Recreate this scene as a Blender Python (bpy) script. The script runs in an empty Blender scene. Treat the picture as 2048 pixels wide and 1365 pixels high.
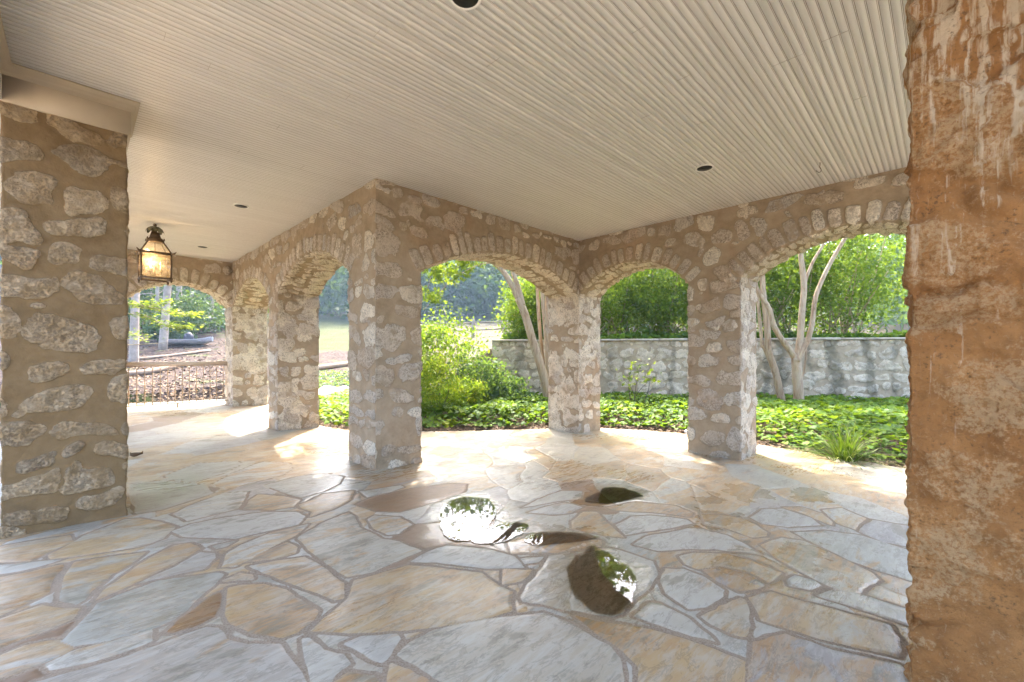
import bpy, math, random
import numpy as np
from mathutils import Vector
R = math.radians
sc = bpy.context.scene
COL = sc.collection

# ------------------------------------------------------------------ camera, sky, sun, exposure
CAMZ = 1.25
FPX, Y0, YAW = 865.4, 708.1, R(44.95)
cam_d = bpy.data.cameras.new('camera'); cam = bpy.data.objects.new('camera', cam_d); COL.objects.link(cam)
cam_d.sensor_width = 36.0; cam_d.lens = 36.0 * FPX / 2048.0
cam_d.shift_y = (Y0 - 682.5) / 2048.0
cam_d.clip_start = 0.05; cam_d.clip_end = 2000
cam.location = (0, 0, CAMZ); cam.rotation_euler = (R(90), 0, YAW - R(90))
sc.camera = cam

SUN_EL = R(54); SAZ = math.atan2(0.655, 0.755)
SUN = Vector((math.sin(SAZ) * math.cos(SUN_EL), math.cos(SAZ) * math.cos(SUN_EL), math.sin(SUN_EL)))
w = bpy.data.worlds.new('World'); sc.world = w; w.use_nodes = True
nt = w.node_tree; nt.nodes.clear()
sky = nt.nodes.new('ShaderNodeTexSky'); sky.sky_type = 'NISHITA'; sky.sun_disc = False
sky.sun_elevation = SUN_EL; sky.sun_rotation = SAZ; sky.air_density = 0.8; sky.dust_density = 5.0; sky.ozone_density = 0.6
bg = nt.nodes.new('ShaderNodeBackground'); bg.inputs[1].default_value = 0.15
wo = nt.nodes.new('ShaderNodeOutputWorld')
nt.links.new(sky.outputs[0], bg.inputs[0]); nt.links.new(bg.outputs[0], wo.inputs[0])
sun_d = bpy.data.lights.new('sun', 'SUN'); sun_d.energy = 2.0; sun_d.angle = R(0.53); sun_d.color = (1.0, 0.95, 0.88)
sun = bpy.data.objects.new('sun', sun_d); COL.objects.link(sun); sun.location = (20, 22, 40)
sun.rotation_euler = SUN.to_track_quat('Z', 'Y').to_euler()
vs = sc.view_settings; vs.view_transform = 'Standard'; vs.look = 'None'; vs.gamma = 1.0; vs.exposure = 3.68
sc.cycles.max_bounces = 10; sc.cycles.diffuse_bounces = 6; sc.cycles.glossy_bounces = 4
sc.cycles.transmission_bounces = 6; sc.cycles.transparent_max_bounces = 12; sc.cycles.volume_bounces = 0
sc.cycles.caustics_reflective = False; sc.cycles.caustics_refractive = False
sc.cycles.sample_clamp_indirect = 6.0
sc.cycles.use_denoising = True

# ------------------------------------------------------------------ building dimensions (metres)
U2, V1, U3, V4 = 2.305, 4.411, 6.022, 10.628   # inner faces of the arcade walls
T = 0.66                                       # wall thickness
SPR, APX = 2.25, 2.69                          # springing and crown of every arch
HC = 3.174                                     # ceiling
TOPW = 3.215; BOT = -0.26

def sstep(a, b, x):
    t = np.clip((np.asarray(x, float) - a) / (b - a), 0, 1); return t * t * (3 - 2 * t)
def floor_z(u, v):
    u = np.asarray(u, float); v = np.asarray(v, float)
    return -0.022 * u + 0.004 * v + 0.14 * sstep(8.3, 10.7, v) * (1 - sstep(3.0, 3.6, u))
def ray(px, py):
    t = (px - 1024) / FPX
    return np.array([math.cos(YAW) + math.sin(YAW) * t, math.sin(YAW) - math.cos(YAW) * t, (Y0 - py) / FPX])
def at(px, py, Y):                                # point of the place seen at a pixel, Y metres ahead
    r = ray(px, py) * Y; return np.array([r[0], r[1], r[2] + CAMZ])
def atg(px, Y, z):                                # same bearing and distance, given height
    r = ray(px, 0) * Y; return np.array([r[0], r[1], z])
def onfloor(px, py):
    r = ray(px, py); s = -CAMZ / (r[2] + 0.022 * r[0] - 0.004 * r[1]); return r[:2] * s

# ------------------------------------------------------------------ noise
def _hash(ix, iy, iz, seed):
    h = (ix * 374761393 + iy * 668265263 + iz * 2147483647 + seed * 974634521) & 0xFFFFFFFF
    h = ((h ^ (h >> 13)) * 1274126177) & 0xFFFFFFFF
    h = ((h ^ (h >> 15)) * 2246822519) & 0xFFFFFFFF
    return ((h ^ (h >> 16)) & 0xFFFFFF) / float(0xFFFFFF)
def vnoise(p, seed=0):
    p = np.asarray(p, float); f = np.floor(p); i = f.astype(np.int64); t = p - f; t = t * t * (3 - 2 * t)
    o = 0
    for dx in (0, 1):
        wx = t[:, 0] if dx else 1 - t[:, 0]
        for dy in (0, 1):
            wy = t[:, 1] if dy else 1 - t[:, 1]
            for dz in (0, 1):
                wz = t[:, 2] if dz else 1 - t[:, 2]
                o = o + wx * wy * wz * _hash(i[:, 0] + dx, i[:, 1] + dy, i[:, 2] + dz, seed)
    return o
def fbm(p, seed=0, oct=4, gain=0.5):
    a, s, o, q = 1.0, 0.0, 0.0, np.asarray(p, float)
    for k in range(oct):
        o = o + a * vnoise(q, seed + k * 17); s += a; a *= gain; q = q * 2.03 + 3.7
    return o / s
def p3(x, y, z=0.0):
    x = np.atleast_1d(np.asarray(x, float)); return np.stack([x, np.broadcast_to(y, x.shape), np.broadcast_to(z, x.shape)], 1)

# ------------------------------------------------------------------ object helpers
def mesh(name, V, F, mat, col=None, smooth=True, uv=None):
    V = np.ascontiguousarray(V, dtype=np.float32)
    me = bpy.data.meshes.new(name)
    if isinstance(F, np.ndarray):
        k = F.shape[1]; tot = np.full(len(F), k, np.int32); idx = F.astype(np.int32).ravel()
    else:
        tot = np.array([len(f) for f in F], np.int32); idx = np.array([i for f in F for i in f], np.int32)
    me.vertices.add(len(V)); me.vertices.foreach_set('co', V.ravel())
    me.loops.add(len(idx)); me.loops.foreach_set('vertex_index', idx)
    me.polygons.add(len(tot)); me.polygons.foreach_set('loop_start', np.concatenate([[0], np.cumsum(tot)[:-1]]).astype(np.int32))
    me.update(calc_edges=True)
    if smooth: me.polygons.foreach_set('use_smooth', np.ones(len(tot), bool))
    if col is not None:
        a = me.color_attributes.new('Col', 'FLOAT_COLOR', 'POINT')
        c = np.ones((len(V), 4), np.float32); c[:, :col.shape[1]] = col
        a.data.foreach_set('color', c.ravel())
    if mat is not None:
        for m in (mat if isinstance(mat, (list, tuple)) else [mat]): me.materials.append(m)
    me.validate(); return me
def put(name, me, parent=None, loc=(0, 0, 0)):
    o = bpy.data.objects.new(name, me); COL.objects.link(o); o.location = loc
    if parent is not None: o.parent = parent
    return o
def tag(o, label=None, cat=None, group=None, kind=None):
    if label: o['label'] = label
    if cat: o['category'] = cat
    if group: o['group'] = group
    if kind: o['kind'] = kind
    return o
def thing(name, label, cat, loc=(0, 0, 0), group=None):
    o = bpy.data.objects.new(name, None); COL.objects.link(o); o.location = [float(c) for c in loc]; o.empty_display_size = 0.1
    return tag(o, label, cat, group)
def org(parent):                                   # world origin of a thing or part
    v = np.zeros(3)
    while parent is not None: v = v + np.array(parent.location); parent = parent.parent
    return v
def part(name, V, F, mat, parent, col=None, smooth=True, label=None):
    o = put(name, mesh(name, np.asarray(V, float) - org(parent), F, mat, col, smooth), parent)
    if label: o['label'] = label
    return o
def solo(name, V, F, mat, label, cat, base=None, col=None, smooth=True, group=None, kind=None):
    V = np.asarray(V, float)
    b = np.array([V[:, 0].mean(), V[:, 1].mean(), V[:, 2].min()]) if base is None else np.array(base, float)
    o = put(name, mesh(name, V - b, F, mat, col, smooth), None, [float(c) for c in b])
    return tag(o, label, cat, group, kind)

class MB:                                          # collects shapes into one mesh
    def __init__(s): s.V = []; s.F = []; s.n = 0
    def add(s, V, F):
        V = np.asarray(V, float); s.V.append(V); s.F += [[int(i) + s.n for i in f] for f in F]; s.n += len(V); return s
    def box(s, x0, x1, y0, y1, z0, z1, b=0.0):
        if b <= 0:
            V = [(x, y, z) for z in (z0, z1) for y in (y0, y1) for x in (x0, x1)]
            return s.add(V, [(0, 2, 3, 1), (4, 5, 7, 6), (0, 1, 5, 4), (2, 6, 7, 3), (0, 4, 6, 2), (1, 3, 7, 5)])
        r = lambda i, z: [(x0 + i, y0 + i, z), (x1 - i, y0 + i, z), (x1 - i, y1 - i, z), (x0 + i, y1 - i, z)]
        V = r(b, z0) + r(0, z0 + b) + r(0, z1 - b) + r(b, z1); F = [(3, 2, 1, 0), (12, 13, 14, 15)]
        for k in range(3):
            for i in range(4): F.append((k * 4 + i, k * 4 + (i + 1) % 4, k * 4 + 4 + (i + 1) % 4, k * 4 + 4 + i))
        return s.add(V, F)
    def tube(s, P, rad, n=8, cap=True, wob=0.0, seed=0):
        P = np.asarray(P, float); m = len(P); rad = np.broadcast_to(np.asarray(rad, float), (m,))
        rng = np.random.RandomState(seed); Tn = np.gradient(P, axis=0); Tn /= np.linalg.norm(Tn, axis=1)[:, None] + 1e-9
        a = np.array([0, 0, 1.0]) if abs(Tn[0, 2]) < .9 else np.array([1.0, 0, 0])
        V = []; prof = 1 + wob * (rng.rand(n) - .5) * 2
        for i in range(m):
            x = np.cross(a, Tn[i]); x /= np.linalg.norm(x) + 1e-9; y = np.cross(Tn[i], x); a = -np.cross(x, Tn[i]) if False else np.cross(Tn[i], x) * 0 + a
            for k in range(n):
                t = 2 * math.pi * k / n; rr = rad[i] * (prof[k] + wob * .5 * (rng.rand() - .5))
                V.append(P[i] + rr * (math.cos(t) * x + math.sin(t) * y))
        F = [(i * n + k, i * n + (k + 1) % n, (i + 1) * n + (k + 1) % n, (i + 1) * n + k) for i in range(m - 1) for k in range(n)]
        if cap: F += [tuple(range(n - 1, -1, -1)), tuple((m - 1) * n + k for k in range(n))]
        return s.add(V, F)
    def lathe(s, c, prof, n=16, cap=True):         # prof: (radius, z)
        V = [(c[0] + r * math.cos(2 * math.pi * k / n), c[1] + r * math.sin(2 * math.pi * k / n), c[2] + z) for r, z in prof for k in range(n)]
        m = len(prof); F = [(i * n + k, i * n + (k + 1) % n, (i + 1) * n + (k + 1) % n, (i + 1) * n + k) for i in range(m - 1) for k in range(n)]
        if cap: F += [tuple(range(n - 1, -1, -1)), tuple((m - 1) * n + k for k in range(n))]
        return s.add(V, F)
    def frust(s, c, h0, h1, z0, z1):               # square frustum with half-widths
        V = [(c[0] + a * h, c[1] + b * h, z) for h, z in ((h0, z0), (h1, z1)) for a, b in ((-1, -1), (1, -1), (1, 1), (-1, 1))]
        return s.add(V, [(3, 2, 1, 0), (4, 5, 6, 7)] + [(i, (i + 1) % 4, 4 + (i + 1) % 4, 4 + i) for i in range(4)])
    def arr(s): return np.concatenate(s.V), s.F

def smooth_path(P, n):                             # Catmull-Rom through the points
    P = np.asarray(P, float); P = np.vstack([2 * P[0] - P[1], P, 2 * P[-1] - P[-2]]); out = []
    for i in range(1, len(P) - 2):
        for t in np.linspace(0, 1, n, endpoint=False):
            a, b, c, d = P[i - 1:i + 3]
            out.append(.5 * (2 * b + (c - a) * t + (2 * a - 5 * b + 4 * c - d) * t * t + (3 * b - a - 3 * c + d) * t ** 3))
    out.append(P[-2]); return np.array(out)

# ------------------------------------------------------------------ materials
class NB:
    def __init__(s, name):
        s.m = bpy.data.materials.new(name); s.m.use_nodes = True; s.t = s.m.node_tree; s.t.nodes.clear()
        s.out = s.t.nodes.new('ShaderNodeOutputMaterial'); s.co = s.t.nodes.new('ShaderNodeTexCoord').outputs['Object']
    def N(s, k): return s.t.nodes.new('ShaderNode' + k)
    def L(s, a, b): s.t.links.new(a, b)
    def S(s, inp, v):
        if isinstance(v, bpy.types.NodeSocket): s.L(v, inp)
        elif isinstance(v, (tuple, list)) and len(v) == 3 and inp.type == 'RGBA': inp.default_value = (*v, 1)
        else: inp.default_value = v
    def map(s, scale=(1, 1, 1), rot=(0, 0, 0), loc=(0, 0, 0), src=None):
        n = s.N('Mapping'); s.L(src or s.co, n.inputs[0]); n.inputs['Scale'].default_value = scale; n.inputs['Rotation'].default_value = rot
        s.S(n.inputs['Location'], loc); return n.outputs[0]
    def noise(s, scale=5, detail=5, rough=.55, dist=0, vec=None, col=False):
        n = s.N('TexNoise'); s.L(vec or s.co, n.inputs['Vector']); n.inputs['Scale'].default_value = scale; n.inputs['Detail'].default_value = detail
        n.inputs['Roughness'].default_value = rough; n.inputs['Distortion'].default_value = dist; return n.outputs[1 if col else 0]
    def voro(s, scale=5, vec=None, feat='F1'):
        n = s.N('TexVoronoi'); n.feature = feat; s.L(vec or s.co, n.inputs['Vector']); n.inputs['Scale'].default_value = scale; return n.outputs['Distance']
    def mr(s, v, a, b, c=0, d=1, smooth=True):
        n = s.N('MapRange'); n.interpolation_type = 'SMOOTHSTEP' if smooth else 'LINEAR'; s.S(n.inputs[0], v)
        for i, x in enumerate((a, b, c, d)): s.S(n.inputs[i + 1], x)
        return n.outputs[0]
    def ma(s, op, a, b=0.0, c=0.0):
        n = s.N('Math'); n.operation = op; s.S(n.inputs[0], a); s.S(n.inputs[1], b); s.S(n.inputs[2], c); return n.outputs[0]
    def mix(s, f, a, b, mode='MIX'):
        n = s.N('MixRGB'); n.blend_type = mode; s.S(n.inputs[0], f); s.S(n.inputs[1], a); s.S(n.inputs[2], b); return n.outputs[0]
    def ramp(s, f, stops):
        n = s.N('ValToRGB'); s.L(f, n.inputs[0]); e = n.color_ramp.elements
        while len(e) < len(stops): e.new(.5)
        for i, (p, c) in enumerate(stops): e[i].position = p; e[i].color = (*c, 1)
        return n.outputs[0]
    def attr(s, name='Col'):
        n = s.N('Attribute'); n.attribute_name = name; q = s.N('SeparateColor'); s.L(n.outputs['Color'], q.inputs[0]); return q.outputs
    def bump(s, h, strength=.5, dist=.01):
        n = s.N('Bump'); n.inputs['Strength'].default_value = strength; n.inputs['Distance'].default_value = dist; s.L(h, n.inputs['Height']); return n.outputs[0]
    def bsdf(s, col, rough=.8, spec=.3, metal=0, normal=None, **kw):
        n = s.N('BsdfPrincipled'); s.S(n.inputs['Base Color'], col); s.S(n.inputs['Roughness'], rough); s.S(n.inputs['Specular IOR Level'], spec); s.S(n.inputs['Metallic'], metal)
        if normal is not None: s.L(normal, n.inputs['Normal'])
        for k, v in kw.items(): s.S(n.inputs[k.replace('_', ' ')], v)
        return n.outputs[0]
    def done(s, sh, vol=None):
        if sh is not None: s.L(sh, s.out.inputs['Surface'])
        if vol is not None: s.L(vol, s.out.inputs['Volume'])
        return s.m

def masonry(name, stones, mortar, stain=(.10, .07, .04), pit=.5, rust=0.0):
    b = NB(name); r, g, bl = b.attr()[:3]
    n1 = b.noise(38, 6, .65); n2 = b.noise(95, 6, .7); n3 = b.noise(2.3, 4, .6); n4 = b.noise(9, 5, .65)
    m = b.mr(b.ma('ADD', r, b.ma('MULTIPLY', b.ma('SUBTRACT', b.noise(26, 7, .7), .5), 1.15)), .36, .54)
    m = b.ma('MULTIPLY', m, b.mr(b.noise(5.5, 6, .65), .34, .50, .25, 1))
    st = b.ramp(g, stones)
    st = b.mix(b.mr(n4, .38, .68, 0, .55), st, b.mix(.5, st, (.66, .57, .44)))
    pits = b.mr(b.ma('ADD', b.ma('MULTIPLY', b.noise(70, 8, .72), .62), b.ma('MULTIPLY', n1, .38)), .41, .54)
    st = b.mix(b.ma('MULTIPLY', b.ma('SUBTRACT', 1.0, pits), b.mr(b.noise(8, 4, .6), .36, .62, pit * .35, pit)), st, (.105, .08, .054))
    mo = b.mix(b.mr(n3, .3, .7), mortar[0], mortar[1])
    mo = b.mix(b.mr(n4, .35, .7, 0, .5), mo, mortar[2])
    mo = b.mix(b.mr(n2, .25, .45, .45, 0), mo, (.10, .07, .045))
    c = b.mix(m, mo, st)
    if rust: c = b.mix(b.mr(b.noise(1.7, 6, .65, .4, b.map((1, 1, .55))), .50, .68, 0, rust), c, b.mix(1.0, c, (.84, .60, .40), 'MULTIPLY'))
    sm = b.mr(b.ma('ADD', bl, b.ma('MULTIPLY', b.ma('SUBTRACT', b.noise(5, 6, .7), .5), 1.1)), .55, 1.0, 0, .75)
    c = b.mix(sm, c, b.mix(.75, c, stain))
    h = b.ma('ADD', b.ma('MULTIPLY', b.ma('MULTIPLY', pits, m), .8), b.ma('MULTIPLY', n1, .5))
    return b.done(b.bsdf(c, .92, .15, normal=b.bump(h, .8, .012)))
M = {}
ST = [(0, (.46, .37, .275)), (.25, (.57, .47, .36)), (.5, (.50, .425, .345)), (.70, (.66, .565, .44)), (.84, (.78, .70, .56)), (1, (.44, .39, .34))]
M['arcade'] = masonry('rubble_masonry', ST, ((.315, .238, .158), (.24, .178, .11), (.42, .335, .235)), pit=.78, rust=.32)
M['pillar_left'] = masonry('brown_rubble_masonry', [(0, (.30, .205, .108)), (.5, (.40, .285, .16)), (.8, (.34, .24, .132)), (1, (.26, .19, .115))],
                           ((.195, .128, .062), (.145, .092, .042), (.245, .168, .088)), pit=.6)
M['retain'] = masonry('weathered_grey_masonry', [(0, (.56, .465, .34)), (.5, (.72, .61, .46)), (1, (.47, .395, .295))],
                      ((.36, .285, .195), (.26, .205, .137), (.46, .375, .265)), stain=(.045, .048, .028), pit=.6)

b = NB('stained_masonry'); r, g, bl = b.attr()[:3]
n1 = b.noise(8, 8, .7); n2 = b.noise(60, 8, .75); n3 = b.noise(2.2, 4, .55)
c = b.mix(b.mr(n3, .3, .7), (.43, .205, .068), (.32, .138, .040))
c = b.mix(b.mr(n1, .40, .66, 0, .7), c, (.235, .108, .036))
crust = b.mr(b.ma('ADD', b.ma('MULTIPLY', n2, .58), b.ma('ADD', b.ma('MULTIPLY', n1, .36), b.ma('MULTIPLY', r, .07))), .49, .60)
c = b.mix(b.ma('MULTIPLY', crust, .66), c, (.52, .34, .17))
sn = b.noise(1, 6, .62, .6, b.map((34, 34, 2.2)))
sz = b.N('SeparateXYZ'); b.L(b.co, sz.inputs[0])
sk = b.mr(b.ma('ADD', sn, b.mr(sz.outputs[2], .9, 3.2, -.16, .14)), .49, .64)
c = b.mix(b.ma('MULTIPLY', sk, .88), c, (.60, .46, .30))
dk = b.mr(b.ma('ADD', b.ma('MULTIPLY', n2, .6), b.ma('MULTIPLY', n1, .4)), .37, .46, 1, 0)
c = b.mix(b.ma('MULTIPLY', dk, .7), c, (.10, .06, .03))
M['pillar_right'] = b.done(b.bsdf(c, .85, .2, normal=b.bump(b.ma('ADD', n2, b.ma('MULTIPLY', n1, .8)), 1.0, .022)))

b = NB('flagstone_paving'); r, g, bl = b.attr()[:3]
jn = b.noise(22, 5, .6)
mk = b.mr(b.ma('ADD', r, b.ma('MULTIPLY', b.ma('SUBTRACT', jn, .5), .16)), .45, .55)
ang = b.ma('MULTIPLY', g, 40.0)
cmb = b.N('CombineXYZ'); b.L(ang, cmb.inputs[0]); b.L(b.ma('MULTIPLY', bl, 23.0), cmb.inputs[1]); b.L(ang, cmb.inputs[2])
off = cmb.outputs[0]
def streak(sx, sy, rot):
    o = b.map((sx, sy, 1), (0, 0, R(rot)), off); mp = o.node; cr = b.N('CombineXYZ')
    b.L(b.ma('ADD', R(rot), b.ma('MULTIPLY', b.ma('SUBTRACT', bl, .5), 1.9)), cr.inputs[2]); b.L(cr.outputs[0], mp.inputs['Rotation']); return o
s1 = b.noise(1.0, 6, .62, .8, streak(1.6, 4.6, 38)); s2 = b.noise(1.0, 8, .7, .4, streak(5, 26, 32)); s3 = b.noise(1.0, 6, .6, .5, streak(2.2, 3.5, -20))
base = b.ramp(g, [(0, (.29, .268, .22)), (.3, (.35, .32, .255)), (.55, (.265, .248, .195)), (.75, (.325, .28, .20)), (.9, (.24, .215, .19)), (1, (.32, .26, .17))])
base = b.mix(b.mr(s2, .40, .62, 0, .5), base, (.40, .38, .32))
och = b.mr(b.ma('ADD', s1, b.mr(bl, 0, 1, -.20, .17)), .475, .555)
ocol = b.mix(b.mr(s3, .4, .62), (.36, .235, .095), (.31, .165, .052))
c = b.mix(b.ma('MULTIPLY', och, .72), base, b.mix(b.mr(s2, .42, .6), ocol, b.mix(.55, ocol, base)))
olive = b.mr(b.ma('ADD', s3, b.mr(s2, .3, .7, -.1, .1)), .56, .66)
c = b.mix(b.ma('MULTIPLY', olive, .55), c, (.13, .11, .065))
c = b.mix(b.mr(b.noise(1, 8, .75, .3, streak(9, 40, 30)), .60, .70, 0, .55), c, (.17, .14, .10))
fl = b.noise(1, 9, .72, .5, streak(6, 15, 30)); fk = b.ma('MULTIPLY', b.mr(fl, .52, .545), b.mr(fl, .60, .57))
c = b.mix(b.ma('MULTIPLY', fk, .3), c, (.10, .078, .05))
brown = b.mr(g, .945, .955)
c = b.mix(b.ma('MULTIPLY', brown, .75), c, (.165, .095, .05))
mo = b.mix(b.mr(b.noise(6, 5, .6), .3, .7), (.235, .182, .128), (.175, .132, .09))
mo = b.mix(b.mr(b.noise(120, 3, .6), .35, .6), mo, (.27, .217, .158))
c = b.mix(mk, mo, c)
wet = b.mr(b.noise(.55, 3, .5), .44, .60)
wt = b.t.nodes['Attribute'].outputs['Alpha']
c = b.mix(wt, c, b.mix(1.0, c, (.88, .81, .70), 'MULTIPLY'))
rg = b.mix(mk, (.92, .92, .92), b.mix(wet, (.50, .50, .50), (.28, .28, .28)))
rg = b.ma('ADD', rg, b.ma('MULTIPLY', b.ma('SUBTRACT', s2, .5), .25))
rg = b.mix(wt, rg, (.17, .17, .17))
hh = b.ma('ADD', b.ma('MULTIPLY', s2, .6), b.ma('ADD', b.ma('MULTIPLY', s1, 1.2), b.ma('MULTIPLY', b.noise(160, 3), .12)))
M['flag'] = b.done(b.bsdf(c, rg, b.mr(mk, 0, 1, .10, .24), normal=b.bump(hh, .28, .006)))

b = NB('puddle_water'); lw = b.N('Fresnel'); lw.inputs[0].default_value = 1.33
nb = b.bump(b.noise(9, 2, .5), .06, .004); b.L(nb, lw.inputs['Normal'])
tr = b.N('BsdfTransparent'); tr.inputs[0].default_value = (.95, .92, .86, 1); gl = b.N('BsdfGlossy'); gl.inputs['Roughness'].default_value = .015; b.L(nb, gl.inputs['Normal'])
mx = b.N('MixShader'); b.L(b.mr(lw.outputs[0], 0, 1, .03, 1, False), mx.inputs[0]); b.L(tr.outputs[0], mx.inputs[1]); b.L(gl.outputs[0], mx.inputs[2])
M['water'] = b.done(mx.outputs[0])

def simple(name, c1, c2=None, rough=.6, spec=.4, metal=0, scale=6, bump=.2, bscale=60, **kw):
    b = NB(name); n = b.noise(scale, 5, .6)
    c = b.mix(b.mr(n, .3, .7), c1, c2 or c1)
    return b.done(b.bsdf(c, rough, spec, metal, b.bump(b.noise(bscale, 4, .6), bump, .004), **kw))
b = NB('painted_beadboard'); n = b.noise(1.2, 5, .6, 0, b.map((.4, 6, 1)))
M['ceil'] = b.done(b.bsdf(b.mix(b.mr(n, .3, .7), (.69, .67, .64), (.645, .625, .595)), .36, .4))
M['groove'] = simple('shaded_dusty_groove_paint', (.34, .29, .23), (.28, .235, .18), .8, .2)  # darker groove faces: occlusion shade painted in along with the dust
M['gap'] = simple('board_gap', (.12, .10, .075), rough=.9)
M['trim'] = simple('painted_trim', (.44, .36, .26), (.41, .335, .24), .4, .4, bump=.05)
M['metal'] = simple('aged_bronze', (.085, .055, .032), (.15, .095, .05), .45, .5, .6, 25, .3)
M['verdigris'] = simple('verdigris_bronze', (.10, .095, .055), (.20, .17, .09), .6, .4, .3, 40, .4)
M['iron'] = simple('tan_painted_iron', (.36, .26, .17), (.26, .18, .11), .55, .4, .1, 30, .2)
M['woodrail'] = simple('grey_painted_wood_rail', (.52, .44, .36), (.46, .38, .31), .6, .3, 0, 8, .2)
M['white'] = simple('white_ring_paint', (.72, .70, .66), rough=.35, bump=.03)
M['black'] = simple('black_baffle', (.012, .011, .010), (.02, .018, .015), .5, .3)
M['wire'] = simple('dark_wire', (.10, .075, .05), rough=.5, metal=.5)
M['candle'] = simple('ivory_candle_sleeve', (.72, .62, .44), rough=.5)
b = NB('lit_bulb'); e = b.N('Emission'); e.inputs[0].default_value = (1, .70, .36, 1); e.inputs[1].default_value = 2.2; M['bulb'] = b.done(e.outputs[0])
b = NB('unlit_bulb'); M['bulb_off'] = b.done(b.bsdf((.75, .66, .50), .15, .5))
b = NB('lantern_glass'); tr = b.N('BsdfTransparent'); tr.inputs[0].default_value = (.97, .93, .86, 1); gl = b.N('BsdfGlossy'); gl.inputs['Roughness'].default_value = .08
df = b.N('BsdfTranslucent'); df.inputs[0].default_value = (.9, .8, .62, 1)
m0 = b.N('MixShader'); b.L(b.mr(b.noise(12, 5), .3, .8, .05, .26), m0.inputs[0]); b.L(tr.outputs[0], m0.inputs[1]); b.L(df.outputs[0], m0.inputs[2])
mx = b.N('MixShader'); mx.inputs[0].default_value = .07; b.L(m0.outputs[0], mx.inputs[1]); b.L(gl.outputs[0], mx.inputs[2]); M['glass'] = b.done(mx.outputs[0])

def leafmat(name, ramp, trans=.42, tcol=(1.0, 1.0, .45), rough=.55, spec=.15):
    b = NB(name); r = b.attr()[0]; c = b.ramp(r, ramp)
    d = b.bsdf(c, rough, spec); t = b.N('BsdfTranslucent'); b.L(b.mix(1.0, b.mix(.45, c, (.20, .28, .03)), tcol, 'MULTIPLY'), t.inputs[0])
    mx = b.N('MixShader'); mx.inputs[0].default_value = trans; b.L(d, mx.inputs[1]); b.L(t.outputs[0], mx.inputs[2]); return b.done(mx.outputs[0])
M['ivy'] = leafmat('ivy_leaf', [(0, (0.039, 0.089, 0.015)), (.45, (0.083, 0.167, 0.021)), (.8, (0.181, 0.270, 0.024)), (1, (0.387, 0.374, 0.034))], .45)
M['holly'] = leafmat('evergreen_leaf', [(0, (0.038, 0.082, 0.017)), (.45, (0.083, 0.152, 0.024)), (.8, (0.166, 0.239, 0.034)), (1, (0.330, 0.333, 0.054))], .55)
M['nandina'] = leafmat('nandina_leaf', [(0, (0.053, 0.114, 0.020)), (.4, (0.133, 0.221, 0.027)), (.8, (0.283, 0.326, 0.034)), (1, (0.407, 0.359, 0.048))], .5)
M['bluegreen'] = leafmat('bluegreen_leaf', [(0, (0.037, 0.082, 0.044)), (.6, (0.082, 0.149, 0.067)), (1, (0.163, 0.230, 0.104))], .45)
M['myrtle'] = leafmat('myrtle_leaf', [(0, (0.079, 0.132, 0.020)), (.5, (0.158, 0.224, 0.033)), (1, (0.277, 0.304, 0.059))], .55)
M['maple'] = leafmat('maple_leaf', [(0, (0.066, 0.119, 0.020)), (.5, (0.158, 0.198, 0.033)), (1, (0.277, 0.277, 0.066))], .5)
M['woods'] = leafmat('woodland_leaf', [(0, (0.025, 0.065, 0.018)), (.5, (0.050, 0.107, 0.027)), (1, (0.101, 0.167, 0.036))], .45)
M['understory'] = leafmat('understory_leaf', [(0, (.016, .045, .018)), (.5, (.032, .075, .026)), (1, (.075, .125, .04))], .3)
M['blade'] = leafmat('grass_blade', [(0, (0.037, 0.081, 0.012)), (.5, (0.087, 0.149, 0.025)), (1, (0.236, 0.260, 0.099))], .4)
M['dryleaf'] = simple('dry_leaf', (.17, .11, .06), (.10, .065, .04), .8, .2)
b = NB('myrtle_bark'); n = b.noise(1, 6, .6, .8, b.map((11, 11, 2.0))); n2 = b.noise(30, 4)
c = b.ramp(n, [(.28, (.15, .088, .045)), (.42, (.31, .215, .13)), (.56, (.40, .31, .21)), (.64, (.24, .155, .09)), (.76, (.34, .275, .20))])
M['myrtlebark'] = b.done(b.bsdf(c, .7, .25, normal=b.bump(n2, .25, .006)))
M['bark'] = simple('grey_bark', (.24, .20, .17), (.36, .31, .27), .9, .1, 0, 5, .6, 20)
M['stem'] = simple('tan_stem', (.26, .20, .12), (.36, .29, .18), .8, .2, 0, 10, .3, 40)
M['darkstem'] = simple('dark_stem', (.06, .045, .03), (.10, .075, .05), .8, .2)
M['log'] = simple('weathered_log', (.26, .20, .15), (.16, .12, .09), .9, .1, 0, 9, .5, 25)
M['timber'] = simple('tan_timber', (.42, .30, .20), (.34, .24, .16), .85, .15, 0, 9, .3, 25)
M['rock'] = simple('grey_boulder', (.42, .40, .37), (.28, .27, .25), .9, .15, 0, 4, .8, 18)
M['hull'] = simple('grey_boat_hull', (.22, .22, .24), (.32, .31, .32), .5, .4)
M['hull_in'] = simple('pale_boat_inside', (.40, .42, .46), (.32, .34, .38), .6)
M['whitehull'] = simple('white_boat_hull', (.62, .64, .66), (.50, .52, .54), .5)
M['navy'] = simple('dark_navy_cover', (.02, .022, .035), (.03, .032, .05), .6)
M['coping'] = simple('stone_coping', (.42, .36, .28), (.30, .26, .20), .9, .15, 0, 7, .5, 30)
M['fence'] = simple('weathered_fence_wood', (.20, .165, .125), (.15, .12, .09), .9, .1)
M['steel'] = simple('brushed_steel', (.52, .53, .55), (.44, .45, .47), .35, .5, .8)
M['roofing'] = simple('grey_roof', (.16, .15, .14), (.12, .11, .105), .9)
b = NB('mulch_soil'); n = b.noise(14, 8, .75); v = b.voro(34)
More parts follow.
